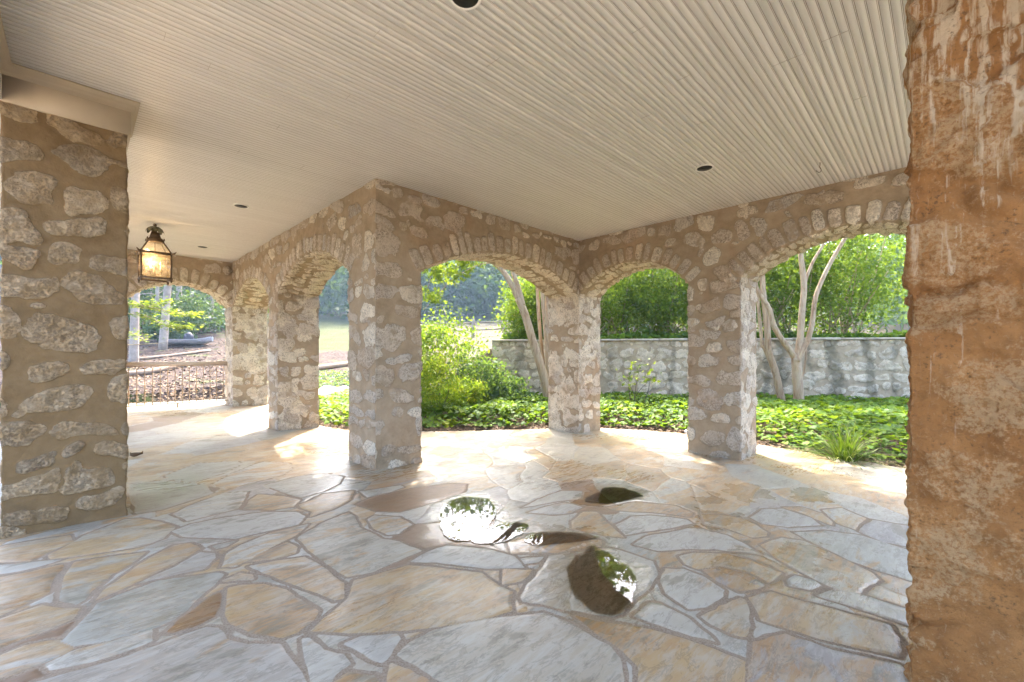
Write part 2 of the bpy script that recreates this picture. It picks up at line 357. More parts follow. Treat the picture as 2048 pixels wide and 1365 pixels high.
c = b.ramp(b.ma('ADD', b.ma('MULTIPLY', n, .6), b.ma('MULTIPLY', v, .6)), [(.2, (.03, .02, .014)), (.5, (.09, .06, .042)), (.75, (.20, .145, .10))])
M['soil'] = b.done(b.bsdf(c, .95, .1, normal=b.bump(b.ma('ADD', n, v), 1, .03)))
b = NB('hillside_ground'); r, g, bl = b.attr()[:3]; n = b.noise(1.1, 8, .7); nf = b.noise(9, 7, .75); nv = b.voro(7)
mul = b.ramp(b.ma('ADD', b.ma('MULTIPLY', nf, .65), b.ma('MULTIPLY', nv, .4)), [(.25, (.014, .009, .008)), (.5, (.042, .029, .024)), (.75, (.095, .068, .056))])
mul = b.mix(b.mr(b.noise(.8, 6, .7), .56, .68, 0, .7), mul, (.10, .14, .04))
gr = b.ramp(nf, [(.25, (.028, .040, .010)), (.5, (.05, .058, .018)), (.75, (.085, .082, .035))])
pale = b.ramp(nf, [(.25, (.045, .045, .018)), (.5, (.075, .062, .036)), (.75, (.11, .085, .056))])
c = b.mix(b.mr(b.ma('ADD', r, b.ma('MULTIPLY', b.ma('SUBTRACT', n, .5), .6)), .4, .6), mul, gr)
c = b.mix(b.mr(b.ma('ADD', g, b.ma('MULTIPLY', b.ma('SUBTRACT', n, .5), .6)), .4, .6), c, pale)
M['hill'] = b.done(b.bsdf(c, .95, .1, normal=b.bump(b.ma('ADD', nf, nv), .9, .06)))

# ------------------------------------------------------------------ rubble masonry: stones laid out on each face
def lay_stones(rng, s0, s1, z0, z1, wmin=.13, wmax=.40, hmin=.11, hmax=.27, gap=.036, skip=.05, fill=9):
    out = []; z = z0 - .05
    while z < z1 + .1:
        h = rng.uniform(hmin, hmax); s = s0 - rng.uniform(0, .25)
        while s < s1 + .1:
            wd = rng.uniform(wmin, wmax) * (.7 + .6 * (h - hmin) / (hmax - hmin + 1e-6))
            hh = h * rng.uniform(.62, 1.05)
            if rng.rand() > skip:
                out.append((s + wd / 2, z + h / 2 + rng.uniform(-.04, .04), wd / 2, hh / 2, rng.uniform(-.22, .22), rng.uniform(2.0, 4.0), rng.rand(), rng.rand()))
            s += wd + gap * rng.uniform(.6, 1.9)
        z += h + gap * rng.uniform(.4, 1.2)
    for _ in range(int((s1 - s0) * (z1 - z0) * fill)):
        out.append((rng.uniform(s0, s1), rng.uniform(z0, z1), rng.uniform(.025, .07), rng.uniform(.02, .045), rng.uniform(-1, 1), 2.5, rng.rand(), rng.rand() * .5))
    return out
def stone_field(S, Z, stones, seed, jag=.30):
    """mask, tint, height for points (S,Z) of a face"""
    n = len(S); m = np.zeros(n); ti = np.zeros(n) + .5; ht = np.zeros(n)
    wob = fbm(p3(S * 11, Z * 11, seed * 3.1), seed, 3) - .5
    w2 = fbm(p3(S * 4, Z * 4, seed * 1.7), seed + 5, 2) - .5; w3 = fbm(p3(S * 4, Z * 4, 9 + seed * 1.7), seed + 6, 2) - .5
    Sx = S + w2 * .16; Zx = Z + w3 * .16
    order = np.argsort(Sx); Ss = Sx[order]
    for (cs, cz, hw, hh, ro, ex, t, h) in stones:
        rr = max(hw, hh) * 1.5
        a, bnd = np.searchsorted(Ss, (cs - rr, cs + rr)); ix = order[a:bnd]
        ix = ix[np.abs(Zx[ix] - cz) < rr]
        if not len(ix): continue
        x = Sx[ix] - cs; y = Zx[ix] - cz; c, sn = math.cos(ro), math.sin(ro)
        xr = np.abs(c * x + sn * y) / hw; yr = np.abs(-sn * x + c * y) / hh
        d = (xr ** ex + yr ** ex) ** (1 / ex) + wob[ix] * jag * 2.6
        mm = 1 - sstep(.80, 1.16, d); up = mm > m[ix]
        k = ix[up]; m[k] = mm[up]; ti[k] = t; ht[k] = mm[up] * (.008 + .016 * h) * (1 - .25 * np.clip(d[up], 0, 1) ** 2)
    return m, ti, ht

class Masonry:
    def __init__(s): s.V = []; s.F = []; s.A = []; s.H = []; s.I = []; s.n = 0
    def patch(s, Pfun, a, bb, want, field, pid):
        """grid patch; Pfun(A,B)->xyz arrays, field(A,B,xyz)->mask,tint,height"""
        A, B = np.meshgrid(a, bb, indexing='ij'); sh = A.shape
        P = Pfun(A.ravel(), B.ravel()); m, t, h = field(A.ravel(), B.ravel(), P)
        i = np.arange(sh[0] * sh[1]).reshape(sh)
        F = np.stack([i[:-1, :-1].ravel(), i[1:, :-1].ravel(), i[1:, 1:].ravel(), i[:-1, 1:].ravel()], 1)
        k = F[len(F) // 2]; nn = np.cross(P[k[1]] - P[k[0]], P[k[3]] - P[k[0]])
        wv = want(P[k[0]]) if callable(want) else np.array(want, float)
        if nn @ wv < 0: F = F[:, ::-1]
        s.V.append(P); s.A.append(np.stack([m, t], 1)); s.H.append(h); s.F.append(F + s.n); s.I.append(np.full(len(F), pid)); s.n += len(P)
    def finish(s, rough=.010, edge=.012, seed=1, base_stain=True):
        V = np.concatenate(s.V); F = np.concatenate(s.F); A = np.concatenate(s.A); H = np.concatenate(s.H); I = np.concatenate(s.I)
        key = np.round(V * 4000).astype(np.int64); _, first, inv = np.unique(key, axis=0, return_index=True, return_inverse=True)
        inv = inv.ravel(); F = inv[F]; V = V[first]; A = A[first]; H = H[first]
        N = np.zeros_like(V); fn = np.cross(V[F[:, 2]] - V[F[:, 0]], V[F[:, 3]] - V[F[:, 1]])
        for k in range(4): np.add.at(N, F[:, k], fn)
        N /= np.linalg.norm(N, axis=1)[:, None] + 1e-12
        lo = (fbm(V * 5, seed, 3) - .5) * 2 * edge; fi = (fbm(V * 19, seed + 3, 4, .62) - .5) * 2.6 * rough
        V2 = V + N * (H + lo + fi * (.35 + .9 * A[:, 0]))[:, None]
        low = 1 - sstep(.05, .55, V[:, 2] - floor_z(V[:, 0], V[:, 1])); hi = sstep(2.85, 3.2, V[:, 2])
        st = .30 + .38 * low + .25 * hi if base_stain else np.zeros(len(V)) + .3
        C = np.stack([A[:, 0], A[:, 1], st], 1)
        return V2, F, C, I
def split(V, F, C, sel):
    f = F[sel]; u, inv = np.unique(f, return_inverse=True); return V[u], inv.reshape(f.shape), C[u]

rng = np.random.RandomState(7)
DS = .016
ZL = np.linspace(BOT, SPR, int((SPR - BOT) / DS))
TU = np.linspace(0, 1, int((TOPW - SPR) / DS))
def arch_z(s, s0, s1):
    h = (s1 - s0) / 2; r = APX - SPR; Rr = (h * h + r * r) / (2 * r); c = (s0 + s1) / 2
    return APX - Rr + np.sqrt(np.maximum(Rr * Rr - (np.asarray(s) - c) ** 2, 0))
def lin(a, c): return np.linspace(a, c, max(3, int(abs(c - a) / DS) + 1))

mas = Masonry(); PART = {}                          # part id -> (wall, part name)
def pid(wall, nm): PART[len(PART)] = (wall, nm); return len(PART) - 1
def arcade_wall(wall, pos, nrm, s0, s1, segs, seed):
    """segs: list of ('pier'|'open', a, b)"""
    rg = np.random.RandomState(seed); opens = [(a, c) for k, a, c in segs if k == 'open']
    stones = lay_stones(rg, s0, s1, BOT, TOPW); vous = []
    for (a, c) in opens:
        h = (c - a) / 2; r = APX - SPR; Rr = (h * h + r * r) / (2 * r); cc = (a + c) / 2; zc = APX - Rr
        half = math.asin(h / Rr); t = -half - .02
        while t < half + .06:
            wd = rg.uniform(.085, .15); hh = rg.uniform(.19, .27)
            vous.append((cc, zc, Rr, t + wd / 2 / Rr, wd / 2, hh, rg.rand(), rg.rand())); t += (wd + rg.uniform(.018, .035)) / Rr
    keep = []
    for st in stones:
        bad = False
        for (a, c) in opens:
            h = (c - a) / 2; r = APX - SPR; Rr = (h * h + r * r) / (2 * r); cc = (a + c) / 2; zc = APX - Rr
            d = math.hypot(st[0] - cc, st[1] - zc) - Rr
            if st[1] > SPR - .1 and a - .15 < st[0] < c + .15 and d < .27 + st[3] * .9: bad = True
        if not bad: keep.append(st)
    # small fillers above the rings
    def field(S, Z, P):
        m, t, h = stone_field(S, Z, keep, seed)
        wob = fbm(p3(S * 14, Z * 14, seed), seed + 2, 3) - .5
        for (cc, zc, Rr, th, hw, hh, tt, hr) in vous:
            px = cc + (Rr + hh / 2) * math.sin(th); pz = zc + (Rr + hh / 2) * math.cos(th)
            ix = np.nonzero((np.abs(S - px) < .2) & (np.abs(Z - pz) < .2))[0]
            if not len(ix): continue
            x = S[ix] - px; y = Z[ix] - pz; c, sn = math.cos(th), math.sin(th)
            xr = np.abs(c * x - sn * y) / hw; yr = np.abs(sn * x + c * y) / (hh / 2)
            d = (xr ** 4 + yr ** 4) ** .25 + wob[ix] * .34
            mm = 1 - sstep(.82, 1.12, d); up = mm > m[ix]; k = ix[up]
            m[k] = mm[up]; t[k] = tt; h[k] = mm[up] * (.012 + .014 * hr)
        return m, t, h
    head = pid(wall, 'arch_wall'); piers = []
    for kind, a, c in segs:
        S = lin(a, c)
        if kind == 'pier':
            p = pid(wall, 'pillar'); piers.append((a, c, p))
            mas.patch(lambda s, z: pos(s, z, 0 * s), S, ZL, nrm, field, p)
        zl = (lambda s: np.full_like(s, SPR)) if kind == 'pier' else (lambda s, a=a, c=c: arch_z(s, a, c))
        def fz(s, t, P, zl=zl): z = zl(s); return field(s, z + (TOPW - z) * t, P)
        mas.patch(lambda s, t, zl=zl: pos(s, zl(s) + (TOPW - zl(s)) * t, 0 * s), S, TU, nrm, fz, head)
    for (a, c) in opens:
        D = np.linspace(0, T, int(T / DS)); S = lin(a, c); mid = (a + c) / 2
        want = lambda P, mid=mid: (pos(np.array([mid]), np.array([1.6]), np.array([T / 2]))[0] - P)
        for sj in (a, c):
            st = lay_stones(rg, 0, T, BOT, SPR, .12, .34, .10, .24)
            def fj(z, d, P, st=st, sd=seed + int(sj * 10)):
                m, t, h = stone_field(d, z, st, sd); w_ = sstep(.42, .58, fbm(P * 3.2, sd, 3)); return np.maximum(m, .75 * w_), np.where(m > .4, .45 + .4 * t, .80), h
            pp = [p for (x, y, p) in piers if abs(x - sj) < 1e-6 or abs(y - sj) < 1e-6]
            p = pp[0] if pp else pid(wall, 'pillar')
            mas.patch(lambda z, d, sj=sj: pos(0 * z + sj, z, d), ZL, D, want, fj, p)
        st = lay_stones(rg, 0, c - a, 0, T, .05, .11, .16, .42, .014, .02, 0)
        fs = lambda s, d, P, st=st: (lambda m, t, h: (m, t, h * 1.25))(*stone_field(s - a, d, st, seed + 31, .22))
        def fs(s, d, P, st=st, a=a):
            m, t, h = stone_field(s - a, d, st, seed + 31, .22); return m, .70 + t * .16, h * 2.0
        mas.patch(lambda s, d, a=a, c=c: pos(s, arch_z(s, a, c), d), S, D, want, fs, head)
    # outer face, coarser
    q = 4
    for kind, a, c in segs:
        S = np.linspace(a, c, max(3, int((c - a) / .07)))
        fo = lambda s, z, P: stone_field(s, z, keep, seed + 50)
        if wall == 'w2' and a == V1: continue
        if kind == 'pier':
            mas.patch(lambda s, z: pos(s, z, 0 * s + T), S, ZL[::q] if ZL[::q][-1] == SPR else np.append(ZL[::q], SPR), -np.array(nrm), fo, [p for (x, y, p) in piers if x == a][0])
        zl = (lambda s: np.full_like(s, SPR)) if kind == 'pier' else (lambda s, a=a, c=c: arch_z(s, a, c))
        mas.patch(lambda s, t, zl=zl: pos(s, zl(s) + (TOPW - zl(s)) * t, 0 * s + T), S, TU[::q], -np.array(nrm), lambda s, t, P, zl=zl: fo(s, zl(s) + (TOPW - zl(s)) * t, P), head)
st3 = lambda a, c, d: np.stack([a, c, d], 1)
arcade_wall('w1', lambda s, z, d: st3(s, V1 + d, z), (0, -1, 0), U2, U3, [('pier', U2, 2.88), ('open', 2.88, U3)], 11)
arcade_wall('w2', lambda s, z, d: st3(U2 + d, s, z), (-1, 0, 0), V1, V4, [('pier', V1, V1 + T), ('open', V1 + T, 7.733), ('pier', 7.733, 8.205), ('open', 8.205, V4)], 23)
arcade_wall('w3', lambda s, z, d: st3(U3 + d, s, z), (-1, 0, 0), -2.4, V1, [('pier', -2.4, -.36), ('open', -.36, 1.856), ('pier', 1.856, 2.526), ('open', 2.526, V1)], 37)
arcade_wall('w4', lambda s, z, d: st3(s, V4 + d, z), (0, -1, 0), -.36, U2, [('pier', -.36, .58), ('open', .58, U2)], 53)
# outer corner of the inner-corner pier and of the far pier
for (wl, x0, y0) in (('w1', U3, V1), ('w2', U2, V4)):
    p = [k for k, v in PART.items() if v == (wl, 'pillar')][-1]
    zz = np.linspace(BOT, TOPW, 50); dd = np.linspace(0, T, 10); fo = lambda a, bb, P: stone_field(a, bb, [], 3)
    mas.patch(lambda a, z, x0=x0, y0=y0: st3(x0 + a, 0 * a + y0 + T, z), dd, zz, (0, 1, 0), fo, p)
    mas.patch(lambda a, z, x0=x0, y0=y0: st3(0 * a + x0 + T, y0 + a, z), dd, zz, (1, 0, 0), fo, p)
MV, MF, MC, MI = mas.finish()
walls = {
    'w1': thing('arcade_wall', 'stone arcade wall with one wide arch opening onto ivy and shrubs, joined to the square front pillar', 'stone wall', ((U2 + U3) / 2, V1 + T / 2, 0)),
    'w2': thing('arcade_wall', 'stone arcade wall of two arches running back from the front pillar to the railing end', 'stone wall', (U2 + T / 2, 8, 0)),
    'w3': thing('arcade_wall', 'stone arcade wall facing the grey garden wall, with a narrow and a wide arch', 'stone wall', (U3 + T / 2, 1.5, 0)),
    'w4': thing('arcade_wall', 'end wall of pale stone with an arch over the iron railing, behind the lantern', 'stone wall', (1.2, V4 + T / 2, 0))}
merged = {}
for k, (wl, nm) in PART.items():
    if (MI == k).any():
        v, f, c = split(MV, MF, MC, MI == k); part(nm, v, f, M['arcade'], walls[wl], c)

# ------------------------------------------------------------------ free-standing pillars
def pillar(x0, x1, y0, y1, z0, z1, steps, seed, fieldgen, rough, edge):
    m = Masonry(); zz = np.linspace(z0, z1, int((z1 - z0) / min(steps)))
    for k, (fn, a0, a1, nr) in enumerate([(lambda a, z: st3(a, 0 * a + y0, z), x0, x1, (0, -1, 0)), (lambda a, z: st3(0 * a + x1, a, z), y0, y1, (1, 0, 0)),
                                          (lambda a, z: st3(a, 0 * a + y1, z), x0, x1, (0, 1, 0)), (lambda a, z: st3(0 * a + x0, a, z), y0, y1, (-1, 0, 0))]):
        m.patch(fn, np.linspace(a0, a1, int((a1 - a0) / steps[k])), zz, nr, fieldgen(seed + k, a0, a1), 0)
    return m.finish(rough, edge, seed)
def rubble(seed, a0, a1, **kw):
    st = lay_stones(np.random.RandomState(seed), a0, a1, BOT, 3.3, **kw); return lambda a, z, P: stone_field(a, z, st, seed)
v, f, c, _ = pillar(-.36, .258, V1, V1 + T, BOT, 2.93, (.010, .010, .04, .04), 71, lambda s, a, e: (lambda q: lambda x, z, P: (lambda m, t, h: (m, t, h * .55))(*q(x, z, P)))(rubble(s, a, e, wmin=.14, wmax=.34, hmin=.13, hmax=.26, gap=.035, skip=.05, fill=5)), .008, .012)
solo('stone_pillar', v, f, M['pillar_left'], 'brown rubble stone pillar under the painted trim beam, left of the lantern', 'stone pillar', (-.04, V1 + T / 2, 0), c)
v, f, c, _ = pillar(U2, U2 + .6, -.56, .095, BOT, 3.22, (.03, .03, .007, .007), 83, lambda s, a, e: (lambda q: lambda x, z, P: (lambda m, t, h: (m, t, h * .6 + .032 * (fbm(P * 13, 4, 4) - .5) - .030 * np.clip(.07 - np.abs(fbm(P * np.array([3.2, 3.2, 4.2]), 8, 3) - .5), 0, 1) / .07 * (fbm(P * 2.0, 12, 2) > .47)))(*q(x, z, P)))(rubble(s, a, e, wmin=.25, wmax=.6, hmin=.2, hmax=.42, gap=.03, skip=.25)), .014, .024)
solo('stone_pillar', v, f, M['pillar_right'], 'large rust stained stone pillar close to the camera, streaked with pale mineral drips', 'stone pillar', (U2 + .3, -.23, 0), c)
# ------------------------------------------------------------------ trim beam with crown moulding
tb = thing('trim_beam', 'painted tan trim beam with crown moulding on top of the brown left pillar', 'trim beam', (0, V1, 2.92))
m = MB(); m.box(-.36, .284, V1 - .012, V1 + T + .02, 2.92, 3.172, .004); part('fascia_board', *m.arr(), M['trim'], tb, smooth=False)
m = MB(); m.box(-.82, -.362, -1.0, V1 - .014, 2.925, 3.171, .004); part('side_fascia', *m.arr(), M['trim'], tb, smooth=False)
prof = [(0, -.075), (.004, -.070), (.006, -.058), (.016, -.048), (.026, -.034), (.034, -.020), (.046, -.014), (.05, -.010), (.05, -.001)]
path = [(-.362 + 0, -1.0), (-.362, V1 - .012), (.284, V1 - .012), (.284, V1 + T)]
nrm = [(1, 0), (1, -1), (1, -1), (1, 0)]
V = [(p[0] + n[0] * o, p[1] + n[1] * o, 3.172 + z) for (p, n) in zip(path, nrm) for (o, z) in prof]; k = len(prof)
F = [(i * k + j, (i + 1) * k + j, (i + 1) * k + j + 1, i * k + j + 1) for i in range(3) for j in range(k - 1)]
part('crown_moulding', V, F, M['trim'], tb, smooth=False)

# ------------------------------------------------------------------ beadboard ceiling and roof
rg = np.random.RandomState(5)
def beadboard(v0, v1, u0, u1):
    P = []; v = v0; i = 0
    while v < v1:
        dz = rg.uniform(-.0006, .0006) if i % 2 == 0 else P[-1][1] - HC if P else 0
        d1 = .0055 * rg.uniform(.55, 1.1); d2 = .0045 * rg.uniform(.3, 1.1) if rg.rand() > .1 else .001
        for a, z in ((0, 0), (.0360, 0), (.0367, d1), (.0383, d1), (.0390, 0), (.0425, 0), (.0431, d2), (.0444, d2), (.0450, 0)): P.append((v + a, HC + dz + z))
        v += .0468; i += 1
    P = np.array(P); n = len(P); us = np.linspace(u0, u1, 2)
    V = np.concatenate([np.stack([np.full(n, uu), P[:, 0], P[:, 1]], 1) for uu in us])
    F = np.stack([np.arange(n - 1), np.arange(1, n), n + np.arange(1, n), n + np.arange(n - 1)], 1)
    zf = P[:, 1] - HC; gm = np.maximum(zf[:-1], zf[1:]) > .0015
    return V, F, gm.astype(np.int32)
Va, Fa, Ga = beadboard(-1.0, V1 + .3, -1.0, U3 + .4); vend = Va[:, 1].max()
Vb, Fb, Gb = beadboard(vend + .0013, V4 + .4, -1.0, U2 + .4)
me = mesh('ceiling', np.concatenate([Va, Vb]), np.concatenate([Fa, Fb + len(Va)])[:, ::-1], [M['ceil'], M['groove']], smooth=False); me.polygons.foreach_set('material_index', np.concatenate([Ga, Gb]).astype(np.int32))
cl = put('ceiling', me); tag(cl, kind='structure')
m = MB()                                             # butt joints between board ends
for (px, py, ln) in ((1000, 115, 3), (1290, 52, 2), (1425, 238, 3), (1610, 106, 4), (1300, 230, 2), (560, 250, 2), (900, 210, 2), (700, 190, 2), (1230, 320, 3), (420, 130, 2), (330, 70, 2), (1150, 180, 2), (1380, 150, 2), (1700, 60, 3), (1500, 300, 2), (760, 60, 2), (1050, 260, 3), (610, 330, 3), (480, 300, 2), (1120, 30, 2), (1740, 190, 2)):
    r_ = ray(px, py); s_ = (HC - CAMZ) / r_[2]; u, v = r_[0] * s_, r_[1] * s_; v = -1.0 + round((v + 1.0) / .0468) * .0468
    m.box(u, u + .0014, v, v + .0468 * ln - .012, HC - .0016, HC + .004)
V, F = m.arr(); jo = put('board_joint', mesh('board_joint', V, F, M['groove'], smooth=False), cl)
m = MB(); m.box(-1.05, U3 + T + .35, -1.05, V1 + T + .35, 3.24, 3.50); m.box(-1.05, U2 + T + .25, V1 + T + .36, V4 + T + 1.05, 3.241, 3.501)
solo('roof', *m.arr(), M['roofing'], 'flat roof slab over the porch ceiling', 'roof', smooth=False)
tag(bpy.data.objects['roof'], kind='structure')

# ------------------------------------------------------------------ flagstone floor (stones traced near the camera, broken field elsewhere)
_T = """30,480 180,455 280,440 285,470 200,505 120,545 0,550 -60,510;185,525 340,442 430,407 500,378 560,375 640,388 700,410 660,455 560,488 420,508 300,528 200,540;
-60,568 130,550 236,543 150,572 60,592 -60,610;-60,625 110,594 240,560 242,577 200,620 180,680 100,718 0,762 -60,790;
290,550 420,530 585,512 530,558 450,600 380,655 330,705 300,722 242,705 238,680 258,605;380,705 425,655 540,577 620,524 700,485 758,478 795,500 720,548 560,626 470,668;
556,636 700,570 800,512 852,516 860,532 820,577 700,602;692,427 760,398 900,373 1060,349 1190,348 1225,366 1198,397 1060,427 930,457 800,452 742,448;
893,568 903,517 963,482 1080,433 1236,395 1190,437 1090,487 1000,537 940,567;838,488 935,466 900,488 862,498;
530,237 640,225 760,232 828,247 856,270 780,298 650,338 545,356;694,355 760,323 900,273 985,268 982,290 957,338 860,358 742,386;
980,338 1003,302 1032,281 1150,288 1195,302 1177,328 1100,338;853,240 922,198 1050,148 1158,153 1162,180 1130,203 1020,228 900,258;
1055,242 1190,208 1300,193 1376,208 1356,238 1290,267 1200,292 1112,263;664,205 790,153 956,148 956,165 880,198 780,230 702,220;
1200,320 1290,278 1416,263 1406,300 1330,338 1245,367 1255,347 1208,334;1425,318 1500,288 1640,258 1790,238 1866,238 1856,268 1740,307 1600,347 1502,342;
1442,266 1600,243 1614,251 1560,268 1472,290;1194,450 1290,393 1393,349 1416,367 1437,412 1528,458 1600,468 1685,505 1600,542 1500,587 1400,606 1342,573 1282,537 1232,498;
1474,376 1502,361 1598,368 1645,400 1598,437 1552,442 1493,415;985,549 1042,513 1150,468 1186,490 1177,513 1080,537;
995,566 1100,543 1213,531 1268,553 1328,593 1381,635 1377,697 1340,702 1252,667 1162,637 1062,599;895,624 960,593 1006,602 1006,622 902,628;
386,720 482,682 640,624 868,593 895,598 850,648 780,702 700,777 620,812 420,866 302,886 245,868 303,802;664,832 722,777 820,703 877,673 881,690 867,738 847,773 780,807 702,832;
914,652 962,643 1060,643 1140,663 1218,712 1275,746 1257,778 1198,827 1140,846 1022,832 932,797 899,758 904,710;
1246,823 1303,770 1403,692 1424,623 1640,564 1780,579 1928,594 1998,643 2060,668 2050,742 1900,786 1640,816 1402,825;
1650,549 1722,503 1790,484 1950,499 2056,528 2100,568 1950,576 1780,556;1386,869 1452,838 1598,833 1610,850 1567,908 1530,941 1492,927;
1219,852 1240,849 1300,893 1377,912 1405,950 1338,997 1300,1060 1242,1060;126,1035 380,964 640,884 820,814 877,814 918,854 1000,874 1127,874 1177,942 1215,1030 1226,1190 500,1290 100,1200;
195,949 282,908 440,869 597,824 610,868 558,887 380,942 202,982;-60,800 160,724 240,739 316,738 268,788 180,827 60,867 -60,925;-60,950 100,884 230,864 296,896 180,947 60,997 -60,1020;
1595,909 1652,863 1742,819 1900,784 2050,764 2178,754 2296,799 2438,884 2476,932 2490,1030 2500,1230 1880,1290 1850,1120 1798,1042 1748,1013 1680,962;
1563,945 1640,975 1738,1034 1760,1240 1560,1240 1554,1000;1304,1042 1402,984 1498,994 1526,1042 1510,1240 1320,1240;
2095,690 2150,602 2200,524 2296,513 2300,560 2278,650 2283,746 2180,720 2105,708;2290,742 2288,650 2300,562 2328,520 2428,493 2488,503 2606,543 2634,600 2604,658 2526,718 2486,762 2446,768;
2035,470 2108,443 2188,433 2346,448 2412,467 2404,487 2276,507 2148,512 2040,516;2538,770 2610,719 2646,719 2746,774 2845,851 2856,864 2768,848 2650,809;
2660,574 2726,574 2806,604 2893,662 2884,688 2806,732 2750,737 2670,679 2652,632;2712,527 2768,514 2896,514 2966,534 3056,564 3130,591 3076,626 2988,587 2878,562 2790,576 2740,558;
2808,580 2880,569 2988,595 3062,640 3026,657 2950,666 2870,628;2992,692 3090,669 3206,704 3386,754 3564,804 3604,860 3586,926 3450,897 3250,847 3052,788;
2798,770 2870,733 2956,694 2974,702 2994,762 3004,810 2976,846 2920,837 2840,799;3042,482 3130,454 3226,468 3346,524 3494,594 3520,620 3446,677 3380,677 3230,598 3092,529;
3184,432 3300,424 3448,444 3640,504 3700,640 3530,588 3398,543 3250,468;2998,370 3050,339 3128,334 3246,372 3282,402 3150,409 3052,397;
3130,330 3200,328 3286,352 3334,390 3326,402 3280,383 3200,349;3294,341 3368,334 3462,372 3426,421 3360,397 3322,369;3440,430 3490,379 3640,404 3700,500 3530,468;
2808,358 2898,359 2986,379 3073,431 3064,447 3010,451 2910,417 2822,397;2540,480 2610,443 2748,414 2806,418 2906,443 2984,482 3020,516 2850,497 2750,497 2632,502;
2464,401 2530,369 2608,364 2746,378 2768,394 2650,416 2510,441;2424,330 2550,309 2698,324 2768,352 2764,367 2610,351 2452,342;2288,385 2340,349 2386,349 2444,402 2500,450 2430,446 2292,413;
3274,682 3350,659 3486,694 3640,744 3640,808 3450,742;3012,868 3150,844 3346,904 3604,964 3664,1030 3720,1200 3000,1260 2984,962;2304,764 2450,794 2608,824 2846,892 2964,934 2976,1260 2580,1260 2550,964 2494,904;
3152,620 3190,604 3264,622 3292,644 3246,657 3160,643;2082,536 2176,527 2156,548 2100,553;2020,577 2132,579 2096,628 2020,640;2114,352 2200,325 2262,312 2330,330 2290,352 2200,362;2090,330 2170,290 2250,265 2330,268 2320,295 2240,305 2150,320"""
TR = [np.array([onfloor(float(q.split(',')[0]) / 2, float(q.split(',')[1]) / 2 + 850) for q in poly.split()]) for poly in _T.replace('\n', '').split(';')]
def seg_dist(P, a, c):
    d = c - a; t = np.clip(((P - a) @ d) / (d @ d + 1e-12), 0, 1); return np.hypot(*(P - a - t[:, None] * d).T)
def poly_sd(P, Q):
    ins = np.zeros(len(P), bool); d = np.full(len(P), 1e9)
    for i in range(len(Q)):
        a, c = Q[i], Q[(i + 1) % len(Q)]; d = np.minimum(d, seg_dist(P, a, c))
        cond = (a[1] > P[:, 1]) != (c[1] > P[:, 1])
        with np.errstate(divide='ignore', invalid='ignore'): xx = (c[0] - a[0]) * (P[:, 1] - a[1]) / (c[1] - a[1]) + a[0]
        ins ^= cond & (P[:, 0] < xx)
    return np.where(ins, d, -d)
def flag_field(u, v):
    """distance into the stone (m), stone random, stain random"""
    P = np.stack([u, v], 1)
    P = P + .022 * np.stack([fbm(p3(u * 3.5, v * 3.5, 1), 3, 3) - .5, fbm(p3(u * 3.5, v * 3.5, 7), 4, 3) - .5], 1) * 2 + .008 * np.stack([vnoise(p3(u * 21, v * 21, 1), 3) - .5, vnoise(p3(u * 21, v * 21, 7), 4) - .5], 1)
    sd = np.full(len(P), -1e9); g = np.zeros(len(P)); bl = np.zeros(len(P)); rr = np.random.RandomState(42)
    for Q in TR:
        a, c = rr.rand(), rr.rand(); lo = Q.min(0) - .3; hi = Q.max(0) + .3
        ix = np.nonzero(((P > lo) & (P < hi)).all(1))[0]
        if not len(ix): continue
        d = poly_sd(P[ix], Q); up = d > sd[ix]; k = ix[up]; sd[k] = d[up]; g[k] = a; bl[k] = c
    # broken field: anisotropic, sheared cells
    W = P + .16 * np.stack([fbm(p3(u * 1.1, v * 1.1, 3), 13, 2) - .5, fbm(p3(u * 1.1, v * 1.1, 9), 14, 2) - .5], 1) * 2
    ca, sa = math.cos(R(-40)), math.sin(R(-40)); cell = .50
    q = np.stack([(W[:, 0] * ca - W[:, 1] * sa) / (cell * 1.75), (W[:, 0] * sa + W[:, 1] * ca) / (cell * .85)], 1); qi = np.floor(q).astype(np.int64)
    f1 = np.full(len(P), 9.); f2 = np.full(len(P), 9.); gg = np.zeros(len(P)); bb = np.zeros(len(P))
    for dx in (-1, 0, 1):
        for dy in (-1, 0, 1):
            cx, cy = qi[:, 0] + dx, qi[:, 1] + dy; z = cx * 0
            jx = cx + .08 + .84 * _hash(cx, cy, z, 5); jy = cy + .08 + .84 * _hash(cx, cy, z, 6)
            d = np.hypot(q[:, 0] - jx, q[:, 1] - jy); nw = d < f1
            f2 = np.where(nw, f1, np.minimum(f2, d)); gg = np.where(nw, _hash(cx, cy, z, 8), gg); bb = np.where(nw, _hash(cx, cy, z, 9), bb); f1 = np.minimum(f1, d)
    vd = (f2 - f1) * cell * .5 - .0055
    vd = np.minimum(vd, -sd - .030)                      # keep a joint round the traced stones
    use = vd > sd; return np.where(use, vd, sd), np.where(use, gg, g), np.where(use, bb, bl)
def wetness(u, v):
    P = np.stack([u, v], 1); o = np.zeros(len(P)); nz = (fbm(p3(u * 7, v * 7, 4), 51, 4, .6) - .5)
    for Q in PO:
        lo = Q[:, :2].min(0) - .45; hi = Q[:, :2].max(0) + .45; ix = np.nonzero(((P > lo) & (P < hi)).all(1))[0]
        if len(ix): o[ix] = np.maximum(o[ix], 1 - sstep(.01, .20, -poly_sd(P[ix], Q[::3, :2]) + nz[ix] * .30))
    for (px, py, r) in ((1500, 985, .42), (1620, 992, .36), (1440, 1040, .35), (1420, 1000, .30), (1600, 1110, .3), (1490, 1130, .35)):
        c = onfloor(px, py); d = np.hypot(u - c[0], (v - c[1]) * 1.6) + nz * .5; o = np.maximum(o, .8 * (1 - sstep(r * .6, r, d)))
    return o
